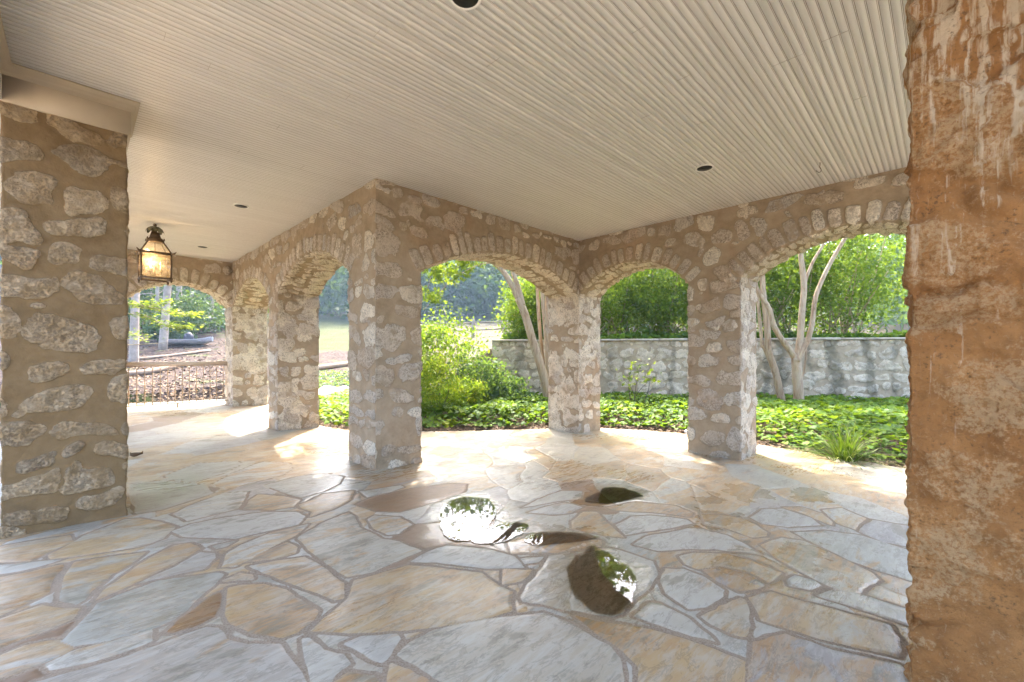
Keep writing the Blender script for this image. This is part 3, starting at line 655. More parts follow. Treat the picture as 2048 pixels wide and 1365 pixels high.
def floor_grid(us, vs):
    A, B = np.meshgrid(us, vs, indexing='ij'); u, v = A.ravel(), B.ravel(); sd, g, bl = flag_field(u, v)
    rel = (.5 - g) * .003 + (fbm(p3(u * 6, v * 6, 2), 21, 3) - .5) * .006
    z = floor_z(u, v) + sstep(-.004, .009, sd) * (.0030 + rel * .45) + (fbm(p3(u * 30, v * 30, 2), 22, 2) - .5) * .002
    i = np.arange(len(u)).reshape(A.shape); F = np.stack([i[:-1, :-1].ravel(), i[1:, :-1].ravel(), i[1:, 1:].ravel(), i[:-1, 1:].ravel()], 1)
    return np.stack([u, v, z], 1), F, np.stack([np.clip(.5 + (sd + .004) / .05, 0, 1), g, bl, wetness(u, v)], 1)
PUD = [
    ([(1185, 1095), (1140, 1130), (1135, 1165), (1155, 1200), (1195, 1228), (1235, 1232), (1262, 1200), (1276, 1170), (1262, 1140), (1225, 1115)], 'large round puddle nearest the camera with a brown centre'),
    ([(890, 1010), (880, 1045), (895, 1080), (930, 1085), (965, 1062), (998, 1025), (975, 1000), (930, 995)], 'bright puddle mirroring sky and leaves, in front of the square pillar'),
    ([(1195, 985), (1170, 1000), (1200, 1008), (1250, 1004), (1282, 992), (1250, 978), (1215, 975)], 'flat elongated puddle on a dark stone between the two front pillars'),
    ([(942, 1080), (960, 1090), (1010, 1086), (1056, 1058), (1040, 1046), (990, 1050), (955, 1062)], 'puddle on a mauve flagstone just behind the round nearest puddle'),
    ([(1050, 1082), (1068, 1092), (1100, 1090), (1150, 1085), (1200, 1075), (1150, 1066), (1095, 1066), (1062, 1070)], 'thin puddle on a green grey stone touching the round puddle'),
]
def pud_outline(pts, k):
    Q = np.array([onfloor(*p) for p in pts]); Q3 = np.column_stack([Q, np.zeros(len(Q))]); Q3 = smooth_path(np.vstack([Q3[-1:], Q3, Q3[:2]]), 12)[12:-12]
    c = Q3.mean(0); d = np.linalg.norm(Q3 - c, axis=1)[:, None]; n_ = fbm(p3(Q3[:, 0] * 13, Q3[:, 1] * 13, k), 7, 4, .6) - .5
    Q3 = c + (Q3 - c) * (1 + .30 * n_[:, None]); return Q3
PO = [pud_outline(p, k) for k, (p, _) in enumerate(PUD)]
ua, ub, va, vb = -.56, 5.04, -.56, 4.48
parts_ = [floor_grid(np.arange(ua, ub + .001, .01), np.arange(va, vb + .001, .01))]
for (u0, u1, v0, v1) in ((-9, ua, -9, 12.48), (ub, 9.04, -9, 12.48), (ua, ub, -9, va), (ua, ub, vb, 12.48)):
    parts_.append(floor_grid(np.linspace(u0, u1, int((u1 - u0) / (.028 if u1 > ub else .05))), np.linspace(v0, v1, int((v1 - v0) / (.028 if v1 > 5 else .05)))))
V = np.concatenate([p[0] for p in parts_]); C = np.concatenate([p[2] for p in parts_]); n = 0; FF = []
for p in parts_: FF.append(p[1] + n); n += len(p[0])
tag(put('patio_floor', mesh('patio_floor', V, np.concatenate(FF), M['flag'], C)), kind='structure')

# ------------------------------------------------------------------ puddles
for Q3, (_, label) in zip(PO, PUD):
    n = len(Q3); c = Q3.mean(0); Q3 = Q3.copy(); Q3[:, 2] = floor_z(Q3[:, 0], Q3[:, 1]) + .0078
    inn = c + (Q3 - c) * .95; inn[:, 2] = floor_z(inn[:, 0], inn[:, 1]) + .0081; cc = c.copy(); cc[2] = floor_z(c[0], c[1]) + .0081
    V = np.vstack([Q3, inn, cc]); F = [(i, (i + 1) % n, n + (i + 1) % n, n + i) for i in range(n)] + [(n + i, n + (i + 1) % n, 2 * n) for i in range(n)]
    solo('puddle', V, F, M['water'], label, 'puddle', group='puddles on the flagstones')

# ------------------------------------------------------------------ terrain
EDGE = [onfloor(*p) for p in ((575, 838), (640, 852), (700, 862), (850, 864), (980, 861), (1097, 858), (1200, 857), (1290, 861), (1376, 868), (1440, 876), (1511, 889), (1600, 903), (1700, 920), (1813, 938), (1950, 965))]
EDGE = np.array([(2.95, 16.0), (3.0, 10.5), (3.05, 8.6)] + [tuple(e) for e in EDGE] + [(7.2, -1.5), (7.3, -9.5), (-9.5, -9.5), (-9.5, 16)])
WA, WB = at(985, 684, 11.8), at(1813, 680, 10.05)         # line of the garden wall
wd = (WB - WA)[:2]; WLEN = np.linalg.norm(wd); wd /= WLEN; wn = np.array([-wd[1], wd[0]])
if wn @ np.array([1, 1]) < 0: wn = -wn
WEND = WLEN + 5.0; WTOP = float(WA[2])
def depth(u, v): return u * math.cos(YAW) + v * math.sin(YAW)
def lateral(u, v): return u * math.sin(YAW) - v * math.cos(YAW)
def ground_z(u, v):
    u = np.asarray(u, float); v = np.asarray(v, float); Y = depth(u, v); X = lateral(u, v); px = 1024 + FPX * X / np.maximum(Y, 2)
    z = -.08 + .118 * np.maximum(Y - 11.5, 0) + .03 * np.maximum(Y - 40, 0)
    lf = 1 - sstep(430, 600, px)
    z = z + lf * (.10 * np.maximum(Y - 25, 0) + .14 * np.maximum(Y - 36, 0))
    s = (u - WA[0]) * wd[0] + (v - WA[1]) * wd[1]; d = (u - WA[0]) * wn[0] + (v - WA[1]) * wn[1]
    up = WTOP - .12 + .05 * np.maximum(d, 0)
    k = sstep(-2.5, .4, s) * sstep(.12, .3, d)
    z = z * (1 - k) + np.maximum(up, z * sstep(4, 14, d)) * k
    lowside = sstep(-.5, 1.5, s) * (1 - sstep(.12, .3, d)); z = np.minimum(z, z * (1 - lowside) + (-.10) * lowside)
    return z + (fbm(p3(u * .35, v * .35, 0), 61, 3) - .5) * .35 * sstep(13, 22, Y)
def bed_z(u, v):
    sd = poly_sd(np.stack([np.ravel(u), np.ravel(v)], 1), EDGE); ins = sstep(-.10, .05, -sd + 0 * sd)
    g = ground_z(np.ravel(u), np.ravel(v)); fl = floor_z(np.ravel(u), np.ravel(v))
    k = sstep(0.0, 1.6, -sd)
    out = (fl + .025) * (1 - k) + (g + .04) * k
    return np.where(sd > 0, fl - .25 * sstep(0, .06, sd), out) + (fbm(p3(np.ravel(u) * 7, np.ravel(v) * 7, 0), 8, 3) - .5) * .03 * (sd <= 0)
us = np.linspace(2.4, 17, 260); vv = np.linspace(-5, 14, 320); A, B = np.meshgrid(us, vv, indexing='ij'); z = bed_z(A, B)
s_ = (A.ravel() - WA[0]) * wd[0] + (B.ravel() - WA[1]) * wd[1]; d_ = (A.ravel() - WA[0]) * wn[0] + (B.ravel() - WA[1]) * wn[1]
i = np.arange(A.size).reshape(A.shape); F = np.stack([i[:-1, :-1].ravel(), i[1:, :-1].ravel(), i[1:, 1:].ravel(), i[:-1, 1:].ravel()], 1)
kp = ((d_[F] < .6) & (depth(A.ravel(), B.ravel())[F] < 13.2)).all(1)
v_, f_, c_ = split(np.stack([A.ravel(), B.ravel(), z], 1), F, np.zeros((A.size, 3)), kp)
tag(put('garden_bed', mesh('garden_bed', v_, f_, M['soil'])), kind='structure')
# hillside: rings of growing spacing
ths = np.linspace(R(-100), R(100), 420); Ys = np.concatenate([np.linspace(5, 40, 150), 40 * 1.028 ** np.arange(1, 90)])
A, B = np.meshgrid(Ys, ths, indexing='ij'); rr_ = A.ravel(); th_ = B.ravel()
fx, fy = math.cos(YAW), math.sin(YAW); X = np.sin(th_) * rr_; Yd = np.cos(th_) * rr_
u = fx * Yd + fy * X; v = fy * Yd - fx * X
pm = poly_sd(np.stack([u, v], 1), EDGE); z = ground_z(u, v); z = np.minimum(z, z * .3 + 9 + 0 * z) if False else z
dz_ = (u - WA[0]) * wn[0] + (v - WA[1]) * wn[1]
z = np.where((Yd < 12.6) & (dz_ < .5), np.minimum(z, -.30), z) - .02
z = np.where(pm > -.6, -.6, z)
px_ = 1024 + FPX * X / np.maximum(Yd, 1)
lawn = sstep(22, 27, Yd) * sstep(560, 620, px_); lawn = np.maximum(lawn, (1 - sstep(12.3, 13.4, Yd)) * (px_ < 620))
pale = sstep(790, 840, px_) * sstep(14, 17, Yd) * (1 - sstep(44, 60, Yd)) * .8
i = np.arange(A.size).reshape(A.shape); F = np.stack([i[:-1, :-1].ravel(), i[:-1, 1:].ravel(), i[1:, 1:].ravel(), i[1:, :-1].ravel()], 1)[:, ::-1]
tag(put('hillside', mesh('hillside', np.stack([u, v, z], 1), F, M['hill'], np.stack([lawn, pale, 0 * lawn], 1))), kind='structure')

# ------------------------------------------------------------------ garden wall
gw = thing('garden_wall', 'grey rubble garden retaining wall with dark damp streaks under a thin stone coping', 'retaining wall', ((WA[0] + WB[0]) / 2, (WA[1] + WB[1]) / 2, -.1))
m = Masonry(); stn = lay_stones(np.random.RandomState(3), 0, WEND, -.4, WTOP, .16, .46, .14, .32, .035, .05, 5)
Sx = np.linspace(0, WEND, int(WEND / .024)); Zx = np.linspace(-.4, WTOP, int((WTOP + .4) / .024))
m.patch(lambda s, z: st3(WA[0] + wd[0] * s, WA[1] + wd[1] * s, z), Sx, Zx, (-wn[0], -wn[1], 0), lambda s, z, P: stone_field(s, z, stn, 77), 0)
m.patch(lambda s, z: st3(WA[0] + wd[0] * s + wn[0] * .35, WA[1] + wd[1] * s + wn[1] * .35, z), Sx[::4], Zx[::4], (wn[0], wn[1], 0), lambda s, z, P: stone_field(s, z, [], 7), 0)
m.patch(lambda d, z: st3(WA[0] + wn[0] * d, WA[1] + wn[1] * d, z), np.linspace(0, .35, 14), Zx, (-wd[0], -wd[1], 0), lambda s, z, P: stone_field(s, z, [], 9), 0)
v, f, c, _ = m.finish(.022, .03, 5, False)
s_ = (v[:, 0] - WA[0]) * wd[0] + (v[:, 1] - WA[1]) * wd[1]
strk = np.zeros(len(v))                                    # damp streaks down the face
for px, wid, top in ((1668, .20, 1.0), (1738, .14, .95), (1560, .18, .9), (1532, .14, .8), (1620, .10, .6), (1790, .12, .7), (1225, .14, .6), (1345, .10, .8), (1300, .16, .5), (1040, .2, .7)):
    r_ = ray(px, 0)[:2]; cs = np.linalg.solve(np.array([[r_[0], -wd[0]], [r_[1], -wd[1]]]), WA[:2])[1]
    strk = np.maximum(strk, top * np.exp(-((s_ - cs + .22 * (fbm(p3(v[:, 2] * 3, cs), 5, 2) - .5)) / wid) ** 2))
c[:, 2] = .30 + .75 * strk
part('wall_face', v, f, M['retain'], gw, c)
m = MB(); s = 0; rq = np.random.RandomState(8)
while s < WEND:
    ln = rq.uniform(.5, 1.1); a = np.array([WA[0], WA[1]]) + wd * s; e = np.array([WA[0], WA[1]]) + wd * min(s + ln - .008, WEND)
    o0, o1 = -.05 - rq.uniform(0, .015), .40; zt = WTOP + .055 + rq.uniform(-.006, .006)
    q = [a + wn * o0, e + wn * o0, e + wn * o1, a + wn * o1]
    V = [(*p, WTOP + .004) for p in q] + [(*p, zt - .01) for p in q] + [(*(p + (sum(q) / 4 - p) * .03), zt) for p in q]
    m.add(V, [(3, 2, 1, 0), (8, 9, 10, 11)] + [(k * 4 + i, k * 4 + (i + 1) % 4, k * 4 + 4 + (i + 1) % 4, k * 4 + 4 + i) for k in range(2) for i in range(4)]); s += ln
part('coping', *m.arr(), M['coping'], gw, smooth=False)

# ------------------------------------------------------------------ foliage
DIA = (np.array([(0, 0, 0), (.34, .45, .10), (0, 1, -.05), (-.34, .45, .10)]), [(0, 1, 2), (0, 2, 3)])
LONG = (np.array([(0, 0, 0), (.15, .4, .05), (0, 1, -.10), (-.15, .4, .05)]), [(0, 1, 2), (0, 2, 3)])
IVY = (np.array([(0, .12, 0), (.22, 0, .03), (.50, .22, .09), (.40, .55, .06), (0, 1.05, -.10), (-.40, .55, .06), (-.50, .22, .09), (-.22, 0, .03), (0, .5, -.02)]),
       [(0, 1, 8), (1, 2, 8), (2, 3, 8), (3, 4, 8), (4, 5, 8), (5, 6, 8), (6, 7, 8), (7, 0, 8)])
def leaves(P, size, tmpl, rs, up=.5, tone=None, outd=None, droop=0.0):
    """one leaf at each point; returns V,F,col"""
    n = len(P); tv, tf = tmpl; k = len(tv)
    nrm = rs.normal(size=(n, 3)); nrm /= np.linalg.norm(nrm, axis=1)[:, None]
    nrm = nrm * (1 - up) + np.array([0, 0, up])
    if outd is not None: nrm = nrm + outd * .5
    nrm /= np.linalg.norm(nrm, axis=1)[:, None] + 1e-9
    d = rs.normal(size=(n, 3)); d[:, 2] -= droop
    d -= nrm * (d * nrm).sum(1)[:, None]; d /= np.linalg.norm(d, axis=1)[:, None] + 1e-9; x = np.cross(d, nrm)
    sz = (size * (.65 + .7 * rs.rand(n)))[:, None, None]
    V = P[:, None, :] + sz * (tv[None, :, 0:1] * x[:, None, :] + tv[None, :, 1:2] * d[:, None, :] + tv[None, :, 2:3] * nrm[:, None, :])
    F = (np.arange(n)[:, None, None] * k + np.array(tf)[None]).reshape(-1, len(tf[0]))
    if tone is None: tone = rs.rand(n)
    C = np.repeat(np.clip(tone, 0, 1), k); return V.reshape(-1, 3), F, np.stack([C, C, C], 1)
def blob(rs, n, c, rad, clumps=40, spread=.28, shell=.55, flat=1.0, minz=None):
    """clumped leaf positions filling an ellipsoid"""
    c = np.array(c, float); rad = np.array(rad, float)
    d = rs.normal(size=(clumps, 3)); d /= np.linalg.norm(d, axis=1)[:, None]
    r = (shell + (1 - shell) * rs.rand(clumps)) ** .7; K = d * r[:, None] * rad
    sz = spread * (.5 + rs.rand(clumps)) * rad.min()
    k = rs.randint(0, clumps, n); P = K[k] + rs.normal(size=(n, 3)) * sz[k][:, None] * np.array([1, 1, flat])
    tone = (rs.rand(clumps)[k] * .5 + rs.rand(n) * .5)
    P = P + c
    if minz is not None: ok = P[:, 2] > minz; P = P[ok]; tone = tone[ok]
    return P, tone
def bush(name, label, cat, base, crowns, size, tmpl, mat, nleaf, rs, stems=5, smat='stem', srad=.02, up=.3, group=None, clumps=40, spread=.28, shell=.5, leafname='foliage', droop=.3, stemspread=.6):
    t = thing(name, label, cat, base, group); base = np.array(base, float); m = MB()
    Ps = []; Ts = []
    tot = sum(np.prod(r) ** (2 / 3.) for c, r in crowns)
    for c, r in crowns:
        P, tn = blob(rs, int(nleaf * np.prod(r) ** (2 / 3.) / tot), c, r, clumps, spread, shell); Ps.append(P); Ts.append(tn)
    P = np.concatenate(Ps); tn = np.concatenate(Ts)
    gz = float(base[2]); ok = P[:, 2] > gz + .02; P = P[ok]; tn = tn[ok]
    for k in range(stems):
        tgt = P[rs.randint(len(P))].copy(); b0 = base + np.array([*(rs.normal(size=2) * .12 * stemspread), -.08])
        q = smooth_path([b0, b0 * .55 + tgt * .45 + np.array([*(rs.normal(size=2) * .10), .12]), tgt], 5)
        m.tube(q, np.linspace(srad, srad * .35, len(q)), 6, seed=k, wob=.1)
    part('stem', *m.arr(), M[smat], t)
    V, F, C = leaves(P, size, tmpl, rs, up, tn, None, droop); part(leafname, V, F, mat, t, C, smooth=False); return t
rs = np.random.RandomState(77)

# ivy ground cover over the bed
N = 85000; P2 = np.stack([rs.uniform(2.9, 16.5, N), rs.uniform(-3.5, 12.5, N)], 1)
sd = poly_sd(P2, EDGE); s_ = (P2[:, 0] - WA[0]) * wd[0] + (P2[:, 1] - WA[1]) * wd[1]; d_ = (P2[:, 0] - WA[0]) * wn[0] + (P2[:, 1] - WA[1]) * wn[1]
wall_clear = ~((P2[:, 0] > U2 - .1) & (P2[:, 0] < U2 + T + .1) & (P2[:, 1] > V1)) & ~((P2[:, 0] < U3 + T + .08) & (P2[:, 1] < V1 + T + .08))
ok = (sd < -.10 + .12 * (fbm(p3(P2[:, 0] * 3, P2[:, 1] * 3), 5, 2) - .5)) & ((d_ < -.05) | (s_ < -.3)) & (depth(P2[:, 0], P2[:, 1]) < 11.9) & wall_clear & (P2[:, 1] - P2[:, 0] < 6.5)
P2 = P2[ok]; sd = sd[ok]
mound = .06 + .22 * sstep(.05, .7, -sd) * (.55 + .9 * fbm(p3(P2[:, 0] * 1.6, P2[:, 1] * 1.6), 9, 3))
z = bed_z(P2[:, 0], P2[:, 1]) + mound * (1 - .45 * rs.rand(len(P2)) ** 2)
tone = .62 * fbm(p3(P2[:, 0] * 1.3, P2[:, 1] * 1.3), 15, 3) + .5 * rs.rand(len(P2)) - .02
V, F, C = leaves(np.column_stack([P2, z]), .086, IVY, rs, .62, tone, None, .2)
tag(put('ivy_ground_cover', mesh('ivy_ground_cover', V, F, M['ivy'], C, False)), 'low bed of glossy green ivy filling the ground beyond the arches', 'ivy', kind='stuff')
# ivy along the top of the garden wall
n = 9000; s = rs.uniform(.2, WEND, n); d = .3 + rs.rand(n) ** 1.3 * 1.6
P = np.column_stack([WA[0] + wd[0] * s + wn[0] * d, WA[1] + wd[1] * s + wn[1] * d]); hgt = .05 + .34 * fbm(p3(s * 1.2, d * 1.2), 33, 2) * rs.rand(n)
z = ground_z(P[:, 0], P[:, 1]) + hgt + .03
V, F, C = leaves(np.column_stack([P, z]), .12, IVY, rs, .45, rs.rand(n) * .8, None, .3)
tag(put('ivy_edging', mesh('ivy_edging', V, F, M['ivy'], C, False)), 'dark ivy growing along the top of the garden wall under the hedge', 'ivy', kind='stuff')

# hedge of evergreen shrubs behind the garden wall
HL = ['rounded dark evergreen shrub at the far end of the hedge by the leaning trunk', 'evergreen hedge shrub rising behind the wall in the narrow arch, with bare stems below',
      'evergreen hedge shrub partly hidden behind the pier between the two right arches', 'tall evergreen hedge shrub behind the forked crape myrtle', 'broad evergreen hedge shrub over the dark damp streaks of the garden wall',
      'evergreen hedge shrub beside the big rust stained pillar']
for k, (s, d, wdt, ht) in enumerate([(1.15, 1.25, 1.15, 2.1), (3.1, 1.7, 1.35, 2.9), (4.7, 1.6, 1.2, 3.0), (6.2, 1.8, 1.4, 4.0), (7.7, 1.6, 1.4, 4.0), (9.4, 1.7, 1.6, 4.1)]):
    c = np.array([WA[0] + wd[0] * s + wn[0] * d, WA[1] + wd[1] * s + wn[1] * d]); gz = float(ground_z(c[0], c[1])[0])
    low = .05 if k == 0 else .28
    bush('evergreen_shrub', HL[k], 'shrub', (c[0], c[1], gz), [((c[0], c[1], gz + low + ht * .52), (wdt, wdt, ht * .56)), ((c[0], c[1], gz + low + ht * .30), (wdt * 1.05, wdt * .9, ht * .34))],
         .080, DIA, M['holly'], 12500 if k else 15000, rs, stems=18, srad=.024, up=.25, group='evergreen shrubs behind the garden wall', clumps=190, spread=.17, shell=.2, stemspread=2.4)

# shrubs in the wide arch
def spot(px, Y): p = atg(px, Y, 0); return p[0], p[1], float(bed_z(np.array([p[0]]), np.array([p[1]]))[0])
def onhill(px, Y): p = atg(px, Y, 0); return np.array([p[0], p[1], float(ground_z(p[0:1], p[1:2])[0])])
for (px, Y, r, h, lab) in ((872, 8.6, .55, 1.2, 'yellow green nandina shrub beside the square pillar'), (925, 9.0, .48, .70, 'fine leaved nandina shrub with bright new tips in the ivy, right of the taller one'), (800, 8.9, .5, 1.0, 'nandina shrub mostly hidden behind the square pillar')):
    x, y, z = spot(px, Y)
    bush('nandina_shrub', lab, 'shrub', (x, y, z), [((x, y, z + h * .62), (r, r, h * .45))], .085, LONG, M['nandina'], 2700, rs, stems=14, smat='darkstem', srad=.010, up=.35, group='nandina shrubs in the ivy', clumps=60, spread=.22, shell=.4, droop=.5)
for (px, Y, r, h, lab, mt) in ((955, 9.9, .62, 1.15, 'loose blue green shrub leaning over the end of the garden wall', 'bluegreen'), (1010, 10.1, .60, .75, 'low blue green shrub in front of the garden wall by the leaning trunk', 'bluegreen'), (905, 10.6, .85, 2.1, 'airy green shrub in front of the pale field and rail fence', 'holly'), (862, 10.9, .65, 2.1, 'thin green shrub against the field at the pillar edge', 'holly')):
    x, y, z = spot(px, Y)
    bush('loose_shrub', lab, 'shrub', (x, y, z), [((x, y, z + h * .6), (r, r, h * .5))], .075, DIA, M[mt], 2300, rs, stems=11, srad=.012, up=.3, group='loose shrubs at the wall end', clumps=70, spread=.20, shell=.3)
x, y, z = spot(1265, 9.7)
bush('young_sapling', 'thin sapling with sparse pale leaves in front of the wall, in the narrow arch', 'sapling', (x, y, z), [((x + .1, y - .1, z + .85), (.5, .5, .42))], .10, DIA, M['maple'], 80, rs, stems=6, srad=.010, smat='darkstem', up=.5, clumps=26, spread=.16)
# grass clumps
def clump(px, Y, n, ln, label):
    x, y, z = spot(px, Y); V = []; F = []; Cc = []; k = 0
    for i in range(n):
        a = rs.uniform(0, 2 * math.pi); L = ln * rs.uniform(.6, 1.15); lean = rs.uniform(.3, 1.35); w_ = .0065 * rs.uniform(.7, 1.3); b0 = np.array([x, y, z]) + np.array([*(rs.normal(size=2) * .045), 0])
        dr = np.array([math.cos(a), math.sin(a), 0]); sd_ = np.array([-dr[1], dr[0], 0]); tn = rs.rand()
        for j in range(6):
            t = j / 5; p = b0 + dr * L * lean * t ** 1.5 * .85 + np.array([0, 0, L * (t * (1.1 - .30 * lean) - lean * .50 * t ** 2.6)])
            wj = w_ * (1 - t ** 2.5) + .0006; V += [p - sd_ * wj, p + sd_ * wj]; Cc += [tn, tn]
        F += [(k + 2 * j, k + 2 * j + 1, k + 2 * j + 3, k + 2 * j + 2) for j in range(5)]; k += 12
    solo('grass_clump', V, F, M['blade'], label, 'ornamental grass', (x, y, z), np.repeat(np.array(Cc)[:, None], 3, 1), False, 'grass clumps in the ivy')
clump(1690, 5.75, 420, .88, 'arching light green grass clump at the patio edge, near the rusty pillar')
clump(1010, 8.3, 110, .40, 'small pale grass clump in the ivy seen through the wide arch')

# ------------------------------------------------------------------ crape myrtles
def limb(m, pts, r0, r1, n=6, seed=0, sides=10):
    q = smooth_path(pts, n); m.tube(q, np.linspace(r0, r1, len(q)), sides, wob=.07, seed=seed)
def pix(L, Y): return [at(a, c_, Y + (d[0] if d else 0)) for a, c_, *d in L]
Y1 = 10.4
t = thing('crape_myrtle', 'smooth tan crape myrtle with a trunk leaning left, beside the corner pier', 'tree', (*at(1100, 800, Y1)[:2], -.05)); m = MB()
limb(m, pix([(1100, 815), (1092, 775), (1082, 736), (1066, 685), (1050, 630), (1036, 597)], Y1), .115, .085)
limb(m, pix([(1037, 600), (1022, 568), (1004, 541), (982, 523), (950, 500), (905, 470, -.5), (850, 440, -1)], Y1), .075, .03, seed=1)
limb(m, pix([(1046, 612), (1036, 575), (1025, 541), (1015, 500), (1000, 440)], Y1), .075, .04, seed=2)
limb(m, pix([(1090, 745), (1083, 697), (1078, 640), (1074, 574), (1070, 520), (1068, 450)], Y1 + .35), .05, .035, seed=3)
limb(m, pix([(1096, 760), (1093, 690), (1089, 640), (1084, 580), (1080, 520), (1075, 430)], Y1 + .2), .055, .04, seed=4)
limb(m, pix([(1100, 790), (1096, 700), (1095, 640), (1094, 590), (1100, 500), (1110, 420)], Y1 + .3), .055, .04, seed=5)
limb(m, pix([(985, 525), (950, 533), (905, 560), (870, 595), (848, 620)], Y1 - .3), .016, .005, seed=6, sides=6)
limb(m, pix([(905, 470), (880, 520), (860, 560), (852, 600)], Y1 - .6), .014, .004, seed=7, sides=6)
part('trunk', *m.arr(), M['myrtlebark'], t)
Ps, Ts = [], []
for (px, py, Y, r_, n) in ((890, 545, 9.9, (.55, .55, .25), 520), (862, 590, 9.7, (.3, .3, .22), 180), (930, 520, 10.1, (.5, .5, .2), 420), (850, 450, 9.5, (1.3, 1.3, .6), 2600), (1000, 380, 10.3, (1.6, 1.6, .8), 5200), (1100, 330, 10.6, (1.5, 1.5, .9), 3800), (790, 300, 9.0, (1.6, 1.6, .7), 6200), (640, 230, 9.2, (1.7, 1.7, .7), 5200), (900, 250, 8.6, (1.6, 1.6, .6), 6000), (1090, 250, 9.4, (1.5, 1.5, .6), 4600)):
    P, tn = blob(rs, n, at(px, py, Y), r_, 60, .16, .2); Ps.append(P); Ts.append(tn)
V, F, C = leaves(np.concatenate(Ps), .085, DIA, rs, .35, np.concatenate(Ts), None, .5); part('crown', V, F, M['myrtle'], t, C, False)
Y2 = 9.6
t = thing('crape_myrtle', 'pale forked crape myrtle with a Y shaped trunk in front of the garden wall', 'tree', (*at(1597, 803, Y2)[:2], -.05)); m = MB()
limb(m, pix([(1600, 830), (1598, 803), (1596, 770), (1594, 745), (1592, 716)], Y2), .105, .095)
limb(m, pix([(1592, 722), (1582, 704), (1562, 677), (1547, 650), (1539, 620), (1528, 601), (1517, 585), (1500, 540), (1490, 470)], Y2), .07, .04, seed=1)
limb(m, pix([(1592, 722), (1597, 700), (1601, 671), (1604, 623), (1608, 577), (1605, 540), (1602, 514), (1598, 460), (1590, 380)], Y2), .078, .045, seed=2)
limb(m, pix([(1594, 724), (1606, 700), (1617, 677), (1625, 644), (1630, 601), (1641, 568), (1660, 528), (1687, 482), (1720, 430), (1750, 360)], Y2 - .05), .062, .035, seed=3)
limb(m, pix([(1608, 575), (1614, 552), (1628, 520), (1646, 490), (1660, 450)], Y2 + .1), .038, .022, seed=4)
limb(m, pix([(1602, 765), (1608, 745), (1611, 722), (1612, 690)], Y2 + .12), .022, .015, seed=5)
part('trunk', *m.arr(), M['myrtlebark'], t)
Ps, Ts = [], []
for (px, py, Y, r_, n) in ((1490, 390, 9.5, (1.3, 1.3, .6), 2600), (1600, 300, 9.6, (1.6, 1.6, .9), 3400), (1760, 320, 9.4, (1.4, 1.4, .8), 2600), (1234, 229, 9.3, (1.3, 1.3, .6), 4400), (1354, 208, 8.9, (1.4, 1.4, .6), 4400), (1480, 180, 8.4, (1.4, 1.4, .7), 2200), (1700, 150, 8.2, (1.3, 1.3, .7), 2000)):
    P, tn = blob(rs, n, at(px, py, Y), r_, 60, .16, .2); Ps.append(P); Ts.append(tn)
V, F, C = leaves(np.concatenate(Ps), .085, DIA, rs, .35, np.concatenate(Ts), None, .5); part('crown', V, F, M['myrtle'], t, C, False)
t = thing('crape_myrtle', 'slender crape myrtle with moss on its leaning trunk, just left of the forked one', 'tree', (*at(1562, 800, Y2 + .35)[:2], -.05)); m = MB()
limb(m, pix([(1566, 815), (1561, 790), (1551, 745), (1538, 704), (1534, 650), (1527, 590), (1524, 540), (1520, 460), (1515, 380)], Y2 + .35), .085, .045)
limb(m, pix([(1545, 735), (1530, 700), (1524, 685), (1518, 623), (1512, 560), (1500, 470)], Y2 + .4), .04, .03, seed=3)
part('trunk', *m.arr(), M['myrtlebark'], t)
P, tn = blob(rs, 2600, at(1515, 330, Y2 + .5), (1.3, 1.3, .8), 60, .16, .2)
V, F, C = leaves(P, .085, DIA, rs, .35, tn, None, .5); part('crown', V, F, M['myrtle'], t, C, False)

# ------------------------------------------------------------------ iron railing under the end arch
VR = V4 + .42; rb = .14
ra = thing('railing', 'ornate tan cast iron railing with a flat wooden top rail across the end arch', 'railing', (1.44, VR, rb))
m = MB(); m.box(.50, U2 + .06, VR - .045, VR + .045, 1.022, 1.092, .008); part('top_rail', *m.arr(), M['woodrail'], ra, smooth=False)
m = MB(); m.box(.50, U2 + .06, VR - .012, VR + .012, 1.000, 1.018); part('upper_bar', *m.arr(), M['iron'], ra, smooth=False)
m = MB(); m.box(.50, U2 + .06, VR - .012, VR + .012, .235, .253); part('bottom_bar', *m.arr(), M['iron'], ra, smooth=False)
m = MB(); m.box(1.415, 1.44, VR - .012, VR + .012, .10, .234); part('foot', *m.arr(), M['iron'], ra, smooth=False)
us_ = np.arange(.56, U2 + .03, .118)
m = MB(); m.lathe((0, 0, 0), [(.010, .335), (.014, .345), (.008, .36), (.0075, .44), (.012, .455), (.020, .475), (.014, .50), (.008, .515), (.014, .53), (.008, .545), (.0065, .60), (.0065, .90), (.010, .92), (.007, .935)], 8)
bal = mesh('baluster', *m.arr(), M['iron'])
for uu in us_: put('baluster', bal, ra, (float(uu) - 1.44, 0, -rb))
m = MB(); m2 = MB()
for i, uu in enumerate(us_):
    ar = [(uu + .059 - .059 * math.cos(t), VR, .935 + .060 * math.sin(t)) for t in np.linspace(0, math.pi, 9)]
    if uu + .118 < U2 + .06: m2.tube(ar, .006, 6)
    for sg in (-1, 1):
        sp = [(uu + sg * (.030 + (.026 - .0028 * k) * math.cos(k * .75)), VR, .293 + (.028 - .0028 * k) * math.sin(k * .75)) for k in range(9)]; m.tube(sp, .0055, 6)
    m.lathe((uu, VR, .253), [(.004, 0), (.012, .02), (.007, .05), (.011, .07), (.006, .083)], 6)
part('scrollwork', *m.arr(), M['iron'], ra); part('arched_band', *m2.arr(), M['iron'], ra)

